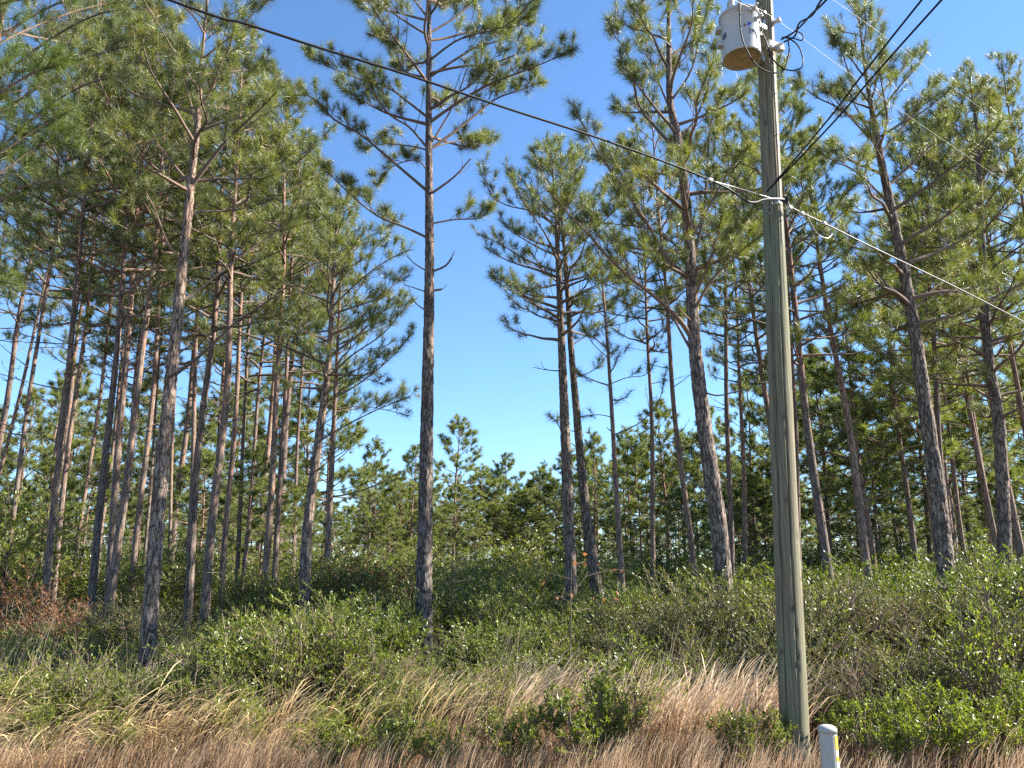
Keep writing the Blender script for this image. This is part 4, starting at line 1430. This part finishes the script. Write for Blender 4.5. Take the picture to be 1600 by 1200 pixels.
# ------------------------------------------------------------------ grasses
def grass(name, label, patches, gmat, seed, bend=1.0, plume=True, cat="grass"):
    """patches: px0, px1, D0, D1, clumps, stems per clump, height, lean (rad)"""
    rng = np.random.default_rng(seed)
    acc = Acc()
    for (x0, x1, d0, d1, nc, ns, h, lean) in patches:
        D = rng.uniform(d0, d1, nc)
        px = rng.uniform(x0, x1, nc)
        cx, cy = (px - 800) * D / 1281, D
        cl = rng.uniform(.75, 1.12, nc)
        n = nc * ns
        bx = np.repeat(cx, ns) + rng.normal(0, .07, n)
        by = np.repeat(cy, ns) + rng.normal(0, .07, n)
        H = h * np.repeat(cl, ns) * rng.uniform(.6, 1.1, n)
        az = rng.normal(0, .55, n)        # mostly to the right (+x)
        l0 = np.abs(rng.normal(lean * .6, .14, n))
        l1 = l0 + lean * rng.uniform(.5, 1.2, n) * bend
        K = 10
        pts = np.zeros((K, n, 3))
        pts[0] = np.stack([bx, by, np.zeros(n)], -1)
        for k in range(1, K):
            t = (k - .5) / (K - 1)
            a = l0 + (l1 - l0) * t + bend * (.35 + lean) * max(0.0, t - .5) ** 1.5 / .38 * rng.uniform(.6, 1.3, n)
            st = (H / (K - 1))[:, None] * np.stack([np.sin(a) * np.cos(az), np.sin(a) * np.sin(az), np.cos(a)], -1)
            pts[k] = pts[k - 1] + st
        ph = rng.uniform(0, 3.14, n)
        sd_ = np.stack([np.cos(ph), np.sin(ph), np.zeros(n)], -1)
        wk = np.interp(np.linspace(0, 1, K), [0, .5, .62, .75, .9, 1], [.0030, .0026, .0036, .0062, .0050, .0010]) if plume else np.linspace(.003, .001, K)
        V = np.zeros((n, K, 2, 3))
        tw = rng.uniform(.7, 1.3, n)
        for k in range(K):
            V[:, k, 0] = pts[k] - sd_ * (wk[k] * tw)[:, None]
            V[:, k, 1] = pts[k] + sd_ * (wk[k] * tw)[:, None]
        g = np.broadcast_to(np.linspace(0, 1, K)[None, :, None], (n, K, 2)).reshape(-1)
        o = acc.verts(V.reshape(-1, 3), g)
        b = (np.arange(n) * K * 2)[:, None] + (np.arange(K - 1) * 2)[None, :] + o
        tint = np.repeat(np.clip(rng.normal(.5, .22, n), 0, 1), K - 1)
        acc.quads(np.stack([b, b + 1, b + 3, b + 2], -1).reshape(-1, 4), tint)
        # basal blades
        nb = nc * (ns // 2)
        bx = np.repeat(cx, ns // 2) + rng.normal(0, .08, nb)
        by = np.repeat(cy, ns // 2) + rng.normal(0, .08, nb)
        hb = h * rng.uniform(.2, .5, nb)
        a = rng.uniform(0, 6.28, nb)
        l = rng.uniform(.05, .5, nb)
        p0 = np.stack([bx, by, np.zeros(nb)], -1)
        p1 = p0 + np.stack([np.cos(a) * l * hb * .4, np.sin(a) * l * hb * .4, hb * .6], -1)
        p2 = p1 + np.stack([np.cos(a) * l * hb * .9 + .1 * hb, np.sin(a) * l * hb * .9, hb * .35], -1)
        w_ = np.stack([np.sin(a), -np.cos(a), np.zeros(nb)], -1) * .0035
        V = np.stack([p0 - w_, p0 + w_, p1 - w_, p1 + w_, p2], 1)
        o = acc.verts(V.reshape(-1, 3), np.tile([0, 0, .35, .35, .6], nb))
        b = np.arange(nb) * 5 + o
        tb = np.clip(rng.normal(.45, .2, nb), 0, 1)
        acc.quads(np.stack([b, b + 1, b + 3, b + 2], -1), tb)
        acc.tris(np.stack([b + 2, b + 3, b + 4], -1), tb)
    ob = acc.build(name, gmat, smooth=False)
    tag(ob, label, cat, kind="stuff")
    return ob


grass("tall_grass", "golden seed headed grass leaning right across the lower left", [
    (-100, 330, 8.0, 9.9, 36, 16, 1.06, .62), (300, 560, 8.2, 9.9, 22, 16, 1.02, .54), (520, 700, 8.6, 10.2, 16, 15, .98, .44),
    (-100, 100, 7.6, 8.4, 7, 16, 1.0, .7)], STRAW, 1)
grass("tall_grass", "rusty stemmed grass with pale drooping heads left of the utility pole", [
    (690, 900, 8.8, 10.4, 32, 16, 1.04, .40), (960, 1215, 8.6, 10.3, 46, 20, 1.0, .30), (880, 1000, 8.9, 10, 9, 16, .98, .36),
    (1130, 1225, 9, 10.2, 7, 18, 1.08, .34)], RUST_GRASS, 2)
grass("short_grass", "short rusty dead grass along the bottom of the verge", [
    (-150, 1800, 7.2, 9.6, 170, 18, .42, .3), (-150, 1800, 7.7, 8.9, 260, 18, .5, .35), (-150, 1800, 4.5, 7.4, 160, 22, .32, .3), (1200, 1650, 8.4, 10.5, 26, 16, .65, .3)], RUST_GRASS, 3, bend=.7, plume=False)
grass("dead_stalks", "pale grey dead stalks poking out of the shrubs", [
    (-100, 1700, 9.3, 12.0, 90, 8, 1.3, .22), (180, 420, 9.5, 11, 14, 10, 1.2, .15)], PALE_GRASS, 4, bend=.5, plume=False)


# ------------------------------------------------------------------ bare saplings
def sapling(label, D, px, r0, twigs, leafy=0, seed=0, orange=True):
    rng = np.random.default_rng(seed)
    pts = [P(x, y, D) for x, y in px]
    base = np.array([pts[0][0], D, 0.0])
    root = empty("sapling", base)
    tag(root, label, "sapling")
    w = Acc()
    q = resample(np.array([base] + pts) - base, 14)
    tube(w, q, np.linspace(r0, .004, 14), 6)
    w.build("stem", STEM, root)
    lv = []
    for t in twigs:
        b = Acc()
        qq = resample(np.array([P(x, y, D - .2 + .1 * k) for k, (x, y) in enumerate(t)]) - base, 6)
        tube(b, qq, np.linspace(.007, .003, 6), 4)
        for k in range(4):
            s = qq[rng.integers(2, 6)]
            e = s + rng.normal(0, .09, 3) + np.array([0, 0, .05])
            tube(b, np.array([s, e]), [.003, .002], 3)
            lv.append(e)
        lv.append(qq[-1])
        b.build("branch", STEM, root)
    if leafy:
        lv = np.array(lv)
        lv = lv[rng.choice(len(lv), min(leafy, len(lv)), replace=False)]
        n = len(lv)
        f = Acc()
        d = rng.normal(0, 1, (n, 3)) - [0, 0, .6]
        d /= np.linalg.norm(d, axis=1)[:, None]
        leaf_quads(f, lv, d, rng.normal(0, 1, (n, 3)), np.full(n, .09), np.full(n, .05), np.full(n, .95))
        f.build("leaves", LEAF_BROWN, root, smooth=False)


sapling("thin bare sapling with a few orange leaves before the leaning pair", 11.0, [(890, 1045), (892, 980), (892, 920), (893, 880)], .014,
        [[(891, 940), (910, 905), (935, 895), (965, 890)], [(892, 905), (872, 900), (858, 895), (847, 890)], [(891, 955), (918, 952), (945, 945), (968, 938)], [(893, 885), (905, 880), (915, 878)], [(892, 945), (880, 935), (868, 930)]], 16, 5)
sapling("slender pale sapling with bare crown before the knobbly pine", 13.0, [(305, 1010), (315, 940), (322, 890)], .011,
        [[(322, 895), (340, 895), (355, 897)], [(312, 960), (295, 955), (275, 945)], [(306, 1000), (330, 985), (350, 970)]], 0, 6)
sapling("thin leaning bare sapling left of the thick left pine", 12.5, [(130, 1030), (145, 970), (158, 920)], .010,
        [[(150, 945), (165, 930), (175, 925)], [(140, 985), (120, 975), (105, 965)]], 0, 7)
sapling("pale twisted bare twigs right of the thick middle trunk", 16.0, [(705, 940), (712, 890), (722, 870)], .014,
        [[(712, 890), (728, 875), (732, 868)], [(708, 910), (735, 905), (745, 900)], [(712, 890), (700, 870), (697, 850)]], 0, 8)

# ------------------------------------------------------------------ utility pole
Dp = 8.6
top_pt, bot_pt = P(1194, 0, Dp), P(1243, 1180, Dp)
slp = (top_pt - bot_pt) / (top_pt[2] - bot_pt[2])
pb0 = bot_pt - slp * bot_pt[2]
pb0[2] = 0
pole_root = empty("utility_pole", pb0)
tag(pole_root, "weathered grey green wooden utility pole with a long vertical crack", "utility pole")
Hp = 11.0
tilt = np.array([slp[0], slp[1], 1.0])


def pole_r(z):
    return 0.143 - 0.0047 * z


rng = np.random.default_rng(77)
sides, nz_ = 96, 260
zz = np.linspace(-0.05, Hp, nz_)
th = np.arange(sides) * 2 * np.pi / sides
rr = np.array([pole_r(z) for z in zz])[:, None] * np.ones((1, sides))
rr += 0.003 * np.sin(th * 3 + 1)[None, :] + 0.0022 * np.sin(zz * 1.7)[:, None] * np.cos(th * 2)[None, :]
crack = np.zeros((nz_, sides))
for (t0, wob, z0, z1, wdt) in [(-1.52, .04, .0, 11, .06), (-2.45, .05, .2, 5.2, .045), (-1.15, .04, 4.5, 9.5, .04), (-2.3, .05, 1.2, 6.5, .035), (-.35, .05, 2, 8, .03), (-2.0, .03, 6.5, 10.5, .03)]:
    c = t0 + wob * np.sin(zz * .9 + t0 * 7) + wob * .5 * np.sin(zz * 2.7 + t0)
    d = np.abs((th[None, :] - c[:, None] + np.pi) % (2 * np.pi) - np.pi)
    e = np.clip((zz - z0) / .5, 0, 1) * np.clip((z1 - zz) / .5, 0, 1)
    crack = np.maximum(crack, np.clip(1 - d / wdt, 0, 1) * e[:, None])
# small knots and nail holes
for k in range(26):
    tz, tt_ = rng.uniform(.3, 10), rng.uniform(-2.8, .2)
    d = np.abs((th[None, :] - tt_ + np.pi) % (2 * np.pi) - np.pi) * .14
    q = np.exp(-((d ** 2 + (zz[:, None] - tz) ** 2) / (.022 ** 2)))
    crack = np.maximum(crack, q * .8)
rr -= crack * .018
rr += rng.normal(0, .0007, (1, sides))
V = np.stack([rr * np.cos(th) + slp[0] * zz[:, None], rr * np.sin(th) + slp[1] * zz[:, None], np.repeat(zz[:, None], sides, 1)], -1)
acc = Acc()
acc.verts(V.reshape(-1, 3), crack.ravel())
i = np.arange(nz_ - 1)[:, None] * sides
j = np.arange(sides)[None, :]
k = (j + 1) % sides
acc.quads(np.stack([i + j, i + k, i + sides + k, i + sides + j], -1).reshape(-1, 4))
c = acc.verts([V[-1].mean(0)])
e = (nz_ - 1) * sides
acc.tris(np.stack([np.full(sides, c), e + np.arange(sides), e + (np.arange(sides) + 1) % sides], -1))
acc.build("shaft", POLE, pole_root)


def pole_at(z, ang=0.0, off=0.0):
    """world point on the pole surface; ang measured from +X, 0 = right, -90deg = towards the camera"""
    r = pole_r(z) + off
    return pb0 + tilt * z + np.array([math.cos(ang) * r, math.sin(ang) * r, 0])


# ground wire stapled down the shaft, upper part
gw = Acc()
q = np.array([pole_at(z, -1.02, .004) - pb0 for z in np.linspace(5.6, 10.9, 24)])
tube(gw, q, .0035, 5)
gw.build("ground_wire", GALV, pole_root)
for k in range(9):
    s = Acc()
    box(s, pole_at(5.9 + k * .55, -1.02, .004) - pb0, (.016, .012, .01), 0)
    s.build("staple", GALV, pole_root)

# transformer -------------------------------------------------------
zt0, zt1 = P(1157, 97, Dp - .15)[2], P(1157, 30, Dp - .15)[2]
tc_ = pole_at((zt0 + zt1) / 2)[:2] * 0 + (pb0 + tilt * ((zt0 + zt1) / 2))[:2] + np.array([-.375, -.20])
tz = zt1 - zt0
print("tank height", tz, "z", zt0)
tr_root = empty("transformer", (tc_[0], tc_[1], zt0))
tag(tr_root, "grey cylindrical pole transformer with tan bottom hung on the utility pole", "transformer")
RT = .225
a = Acc()
lathe(a, [(RT - .012, .012), (RT, .0), (RT, .03), (RT, tz - .05), (RT + .006, tz - .045)], 64)
a.build("tank", TANK, tr_root)
a = Acc()
lathe(a, [(RT + .006, tz - .044), (RT + .016, tz - .04), (RT + .016, tz - .012), (RT - .01, tz + .012), (RT * .5, tz + .045), (0.001, tz + .05)], 64)
a.build("lid", TANK, tr_root)
a = Acc()
lathe(a, [(0.001, .020), (.012, .020), (.016, .022), (RT - .014, .022), (RT - .012, .014)][::-1], 64)
a.build("tank_bottom", TANK_BASE, tr_root)
# lid bushing with lead going up
a = Acc()
bp = (-.10, -.05)
lathe(a, [(.055, tz), (.055, tz + .055), (.04, tz + .06), (.036, tz + .09), (.05, tz + .1), (.034, tz + .115), (.048, tz + .13), (.032, tz + .15), (.044, tz + .16), (.02, tz + .2), (.001, tz + .21)], 20, (bp[0], bp[1], 0))
a.build("bushing", PORC, tr_root)
a = Acc()
tube(a, resample([(bp[0], bp[1], tz + .19), (bp[0] + .04, bp[1], tz + .5), (bp[0] + .12, bp[1] + .1, tz + 1.0), (.30, .12, tz + 1.9)], 14), .011, 8)
a.build("lead", BLACK, tr_root)


def on_tank(ang, z, off=0.0):
    return np.array([math.cos(ang) * (RT + off), math.sin(ang) * (RT + off), z])


# low voltage bushings on the front
lv = []
for ang in (-1.83, -1.2, -.85):
    a = Acc()
    p0 = on_tank(ang, tz * (.88 if ang < -1.5 else .84 if ang < -1 else .72))
    d = np.array([math.cos(ang), math.sin(ang), .15])
    tube(a, [p0 - d * .01, p0 + d * .02, p0 + d * .021, p0 + d * .05, p0 + d * .051, p0 + d * .085], [.03, .03, .02, .02, .026, .026], 14, cap=True)
    tube(a, [p0 + d * .08, p0 + d * .12], .009, 8, cap=True)
    box(a, p0 + d * .115, (.03, .03, .018), ang)
    a.build("bushing", PORC, tr_root)
    lv.append(p0 + d * .115)
# lugs and side pockets on the left, plate
for (ang, z, s) in [(3.02, tz * .70, (.08, .11, .05)), (3.15, tz * .34, (.08, .085, .075))]:
    a = Acc()
    box(a, on_tank(ang, z, .02), s, ang)
    a.build("lifting_lug", TANK, tr_root)
# hanger brackets towards the pole
dirp = math.atan2(.20, .375)
for z in (tz * .70, tz * .10):
    a = Acc()
    box(a, on_tank(dirp, z, .03), (.08, .16, .06), dirp)
    box(a, on_tank(dirp, z, .01), (.012, .22, .10), dirp)
    a.build("hanger_bracket", GALV, tr_root)
a = Acc()
tube(a, [on_tank(-1.62, tz * .5), on_tank(-1.62, tz * .5, .02)], .012, 10, cap=True)
a.build("drain_plug", simple("rusty_bolt", (.25, .12, .07), .8), tr_root)


def curved_patch(name, mt, a0, a1, z0, z1, off=.002):
    a = Acc()
    n = 10
    aa = np.linspace(a0, a1, n)
    V = [on_tank(x, z, off) for z in (z0, z1) for x in aa]
    a.verts(V)
    q = np.arange(n - 1)
    a.quads(np.stack([q, q + 1, q + 1 + n, q + n], -1))
    return a.build(name, mt, tr_root)


curved_patch("sticker", BLUE, -1.47, -1.25, tz * .50, tz * .58)
curved_patch("nameplate", GREYDARK, 3.28, 3.62, tz * .38, tz * .50, .004)
fc = bpy.data.curves.new("rating_number", 'FONT')
fc.body = "25"
fc.size = .095
fc.align_x = 'CENTER'
tmp = bpy.data.objects.new("rating_number", fc)
COL.objects.link(tmp)
bpy.context.view_layer.update()
dg = bpy.context.evaluated_depsgraph_get()
me = bpy.data.meshes.new_from_object(tmp.evaluated_get(dg))
bpy.data.objects.remove(tmp)
ac = -1.27
for v in me.vertices:
    ang = ac + v.co.x / RT
    v.co = Vector(on_tank(ang, tz * .33 + v.co.y, .0025))
me.materials.clear()
me.materials.append(INK)
link(bpy.data.objects.new("rating_number", me), tr_root)


# insulators and clamps on the pole ------------------------------------
def spool(pt, name="insulator", r=.035, axis=(1, 0, 0), ln=.09, m=PORC, parent=pole_root):
    a = Acc()
    ax = unit(axis)
    p = np.asarray(pt) - pb0
    tube(a, [p - ax * ln * .5, p - ax * ln * .3, p - ax * ln * .12, p, p + ax * ln * .12, p + ax * ln * .3, p + ax * ln * .5], [r, r, r * .65, r * .55, r * .65, r, r], 16, cap=True)
    return a.build(name, m, parent)


zn = 6.95
i1 = P(1212, 34, Dp - .05)
i2 = P(1209, 72, Dp - .15)
spool(i1, axis=(.6, -.5, .1), ln=.12, r=.035)
a = Acc()
ct = pb0 + tilt * i1[2]
tube(a, [ct - pb0, i1 - pb0], .012, 8, cap=True)
tube(a, [P(1186, 42, Dp - .25) - pb0, ct - pb0 + [0, 0, -.02]], .013, 8, cap=True)
box(a, P(1192, 36, Dp - .18) - pb0, (.05, .05, .05))
a.build("bolt", GALV, pole_root)
a = Acc()
box(a, (i2 + ct * 0) - pb0, (.17, .06, .10), .4)
box(a, i2 - pb0 + np.array([.07, -.02, -.04]), (.07, .07, .09), .4)
tube(a, [pb0 * 0 + (pb0 + tilt * i2[2] - pb0), i2 - pb0], .015, 8)
a.build("wedge_clamp", PORC, pole_root)
a = Acc()
box(a, P(1190, 42, Dp - .22) - pb0, (.12, .05, .05), .5)
box(a, P(1176, 36, Dp - .3) - pb0, (.05, .04, .05), .2)
box(a, P(1174, 30, Dp - .3) - pb0, (.03, .03, .07), .2)
a.build("cutout_bracket", GALV, pole_root)


# ------------------------------------------------------------------ wires
def wire(name, label, pts, r, m, cat="wire", sides=6, n=60, group=None, kids=None):
    a = Acc()
    q = resample(pts, n)
    tube(a, q, r, sides)
    o = a.build(name, m)
    tag(o, label, cat, group)
    return o


# telecom cable along the road at about 6.2 m
zc = P(1205, 312, Dp - .14)[2]
_c = pb0 + tilt * zc
att = np.append(_c[:2] + .175 * np.array([.58, -.81]), zc)
dirR = unit(np.append((PZ(1600, 500, zc) - att)[:2], 0))
dirL = unit(np.append((PZ(265, 0, zc + .12) - att)[:2], 0))


def along(px, py):
    """point on the vertical plane of the cable run seen at a photo pixel"""
    d = dirR if px > 1150 else dirL
    r, u = px - 800.0, 600.0 - py
    ray = np.array([r, F * CP - u * SP, F * SP + u * CP])
    A = np.array([[ray[0], -d[0]], [ray[1], -d[1]]])
    s, t = np.linalg.solve(A, att[:2])
    return np.array([0, 0, CAM_Z]) + ray * s


left_pts = [along(x, y) for x, y in [(1128, 290), (1060, 261), (930, 214), (794, 170), (640, 118), (500, 75), (380, 36), (265, 0)]]
ext = left_pts[-1] + (left_pts[-1] - left_pts[-2]) * 6
ext[2] += .25
wire("telephone_cable", "thick black cable crossing the sky from upper left to the pole",
     [ext] + left_pts[::-1] + [along(1150, 303), along(1166, 314), along(1180, 316), along(1192, 312), along(1206, 311), att], .0112, BLACK, "cable", 8, 90)
wire("steel_strand", "thin steel strand carrying the cable on to the utility pole",
     [along(1118, 284), along(1150, 293), along(1190, 305), along(1206, 310)], .005, GALV, "wire", 6, 20)
right_pts = [along(x, y) for x, y in [(1240, 326), (1290, 350), (1340, 375), (1400, 404), (1500, 452), (1600, 503)]]
extr = right_pts[-1] + (right_pts[-1] - right_pts[-2]) * 5
wire("telephone_cable", "silvery cable running from the pole down to the right edge", [along(1206, 310), att] + right_pts + [extr], .0092, simple("pale_cable_jacket", (.13, .125, .125), .55, .1), "cable", 8, 90)
wire("drip_loop", "thin wire loop hanging under the silvery cable right of the pole",
     [along(1262, 337), along(1268, 350), along(1276, 363), along(1285, 370), along(1294, 372), along(1300, 366)], .0032, GALV, "wire", 5, 24)
wire("drip_loop", "small pale U shaped wire loop hanging on the face of the pole",
     [att + np.array([-.02, -.02, 0]), P(1199, 325, Dp - .17), P(1204, 334, Dp - .17), P(1207, 328, Dp - .17), P(1206, 313, Dp - .17)], .0042, ALU, "wire", 6, 26)
for k, (x, y) in enumerate([(1216, 317), (1233, 324), (1252, 333), (1287, 349), (1108, 281)]):
    a = Acc()
    p = along(x, y)
    d = dirR if x > 1200 else dirL
    tube(a, [p - d * .035, p + d * .035], .024, 8, cap=True)
    o = a.build("cable_clamp", GALV)
    tag(o, ["first small clamp on the silvery cable at the pole edge", "second small clamp on the silvery cable right of the pole",
            "third small clamp on the silvery cable right of the pole", "last small clamp on the silvery cable beyond the thin loop",
            "small clamp on the black cable where strand and cable part"][k], "cable clamp", "clamps on the cable run")
# suspension bolt on pole
a = Acc()
tube(a, [pb0 + tilt * att[2] - pb0, att - pb0 + [0, -.01, 0]], .014, 8, cap=True)
box(a, att - pb0, (.05, .04, .07))
a.build("suspension_clamp", BLACK, pole_root)

# two black service drops going back over the camera
s0 = P(1198, 300, Dp - .17)
for k, (x, lab) in enumerate([(1440, "left of the two black service wires rising from the pole to the top right"), (1471, "right of the two black service wires rising from the pole to the top right")]):
    z1 = s0[2] - .05
    e = PZ(x, 0, z1)
    m = (s0 + e) / 2 - np.array([0, 0, .035])
    far = e + (e - s0) * 2.2
    wire("service_wire", lab, [s0, m, e, far], .009, BLACK, "wire", 6, 50, "pair of black service wires")

# neutral and primary conductors, parallel to the road
zN = i1[2] + .03
pl = PZ(1147, 0, zN + .25)
nl_ = np.array([P(1147, 0, Dp - .75)[0], Dp - .75, P(1147, 0, Dp - .75)[2]])
rp = P(1600, 305, 15.0)
dN = unit(rp - i1)
wire("neutral_wire", "thin pale bare wire passing the transformer and falling to the right edge",
     [nl_ + (nl_ - i1) * 4, nl_, i1 + np.array([-.02, -.03, .02]), i1 + (rp - i1) * .35 + np.array([0, 0, -.03]), rp, rp + (rp - i1) * 1.2], .0028, ALU, "wire", 6, 60)
wire("primary_wire", "highest thin pale wire crossing the upper right corner",
     [P(1180, -80, 9.4), P(1302, 0, 10.8), P(1400, 70, 12.3), P(1500, 145, 14.3), P(1600, 220, 17.0), P(1700, 300, 20.5)], .0028, ALU, "wire", 6, 50)

# triplex service bundle
tb = P(1238, 52, Dp - .3)
b_up = [P(1252, 40, Dp - .7), P(1268, 22, Dp - 1.3), P(1291, 0, Dp - 2.0), P(1350, -70, Dp - 3.2)]
for k, (off, lab) in enumerate([((0, 0, 0), "upper strand of the twisted black bundle leaving the pole top"), ((.03, 0, -.035), "lower strand of the twisted black bundle leaving the pole top")]):
    pts = [i2 + np.array([.08, -.04, .06]) + np.array(off), tb + np.array(off)] + [p + np.array(off) * (.8 - .5 * (q % 2)) * (1 if q % 2 == k else -1) for q, p in enumerate(b_up)]
    wire("service_bundle", lab, pts, .011, BLACK, "cable", 8, 50, "strands of the twisted black bundle")
T0 = np.array([tc_[0], tc_[1], zt0])
wire("jumper_wire", "black jumper hanging from the front of the transformer round under to the right",
     [T0 + lv[0], P(1158, 52, Dp - .5), P(1170, 85, Dp - .48), P(1185, 104, Dp - .42), P(1203, 113, Dp - .36), P(1222, 112, Dp - .3), P(1230, 95, Dp - .3), P(1233, 78, Dp - .3), P(1231, 62, Dp - .3)], .0085, BLACK, "wire", 7, 70, "black jumpers at the transformer")
wire("jumper_wire", "black jumper falling beside the pole and looping widest to the right",
     [T0 + lv[2], P(1190, 45, Dp - .38), P(1198, 68, Dp - .36), P(1206, 90, Dp - .34), P(1222, 106, Dp - .3), P(1240, 110, Dp - .3), P(1254, 103, Dp - .3), P(1253, 85, Dp - .3), P(1246, 70, Dp - .3), P(1234, 61, Dp - .3), P(1222, 58, Dp - .25)], .0085, BLACK, "wire", 7, 80, "black jumpers at the transformer")
wire("jumper_wire", "short black jumper bent back from bundle to the pale wire",
     [P(1244, 48, Dp - .32), P(1254, 54, Dp - .3), P(1253, 63, Dp - .28), P(1240, 60, Dp - .3), P(1226, 57, Dp - .25)], .0075, BLACK, "wire", 7, 30, "black jumpers at the transformer")
wire("jumper_wire", "short grey jumper joining middle bushing to the pale wire",
     [T0 + lv[1], P(1174, 25, Dp - .35), P(1180, 18, Dp - .3), P(1186, 30, Dp - .28), P(1189, 38, Dp - .26)], .005, GALV, "wire", 6, 30, "black jumpers at the transformer")

# ------------------------------------------------------------------ marker post
Dm = 7.3
mb = P(1292, 1200, Dm)
hm = P(1290, 1138, Dm)[2]
mx_ = P(1291, 1136, Dm)[0]
mroot = empty("marker_post", (mx_, Dm, 0), (R(.3), R(.6), 0))
tag(mroot, "short off white plastic marker post with yellow decal right of the utility pole", "marker post")
rm = .074
a = Acc()
lathe(a, [(rm, 0), (rm, hm - .004)], 40)
a.build("tube", PVC, mroot)
a = Acc()
lathe(a, [(rm + .0005, hm - .03), (rm + .005, hm - .03), (rm + .005, hm), (rm - .004, hm + .014), (rm * .6, hm + .027), (.001, hm + .032)], 40)
a.build("cap", PVC, mroot)
for (z0, z1, mt, nm) in [(hm - .16, hm - .05, YELLOW, "warning_decal"), (hm - .205, hm - .165, DECALW, "white_decal"), (hm - .25, hm - .21, YELLOW, "warning_decal"), (hm - .34, hm - .255, DECALW, "white_decal")]:
    a = Acc()
    aa = np.linspace(-1.12, .2, 10)
    V = [np.array([math.cos(x) * (rm + .0015), math.sin(x) * (rm + .0015), z]) for z in (z0, z1) for x in aa]
    a.verts(V)
    q = np.arange(9)
    a.quads(np.stack([q, q + 1, q + 11, q + 10], -1))
    a.build(nm, mt, mroot)

tot = sum(len(m.polygons) for m in bpy.data.meshes)
print("unique polys", tot, "objects", len(COL.objects))
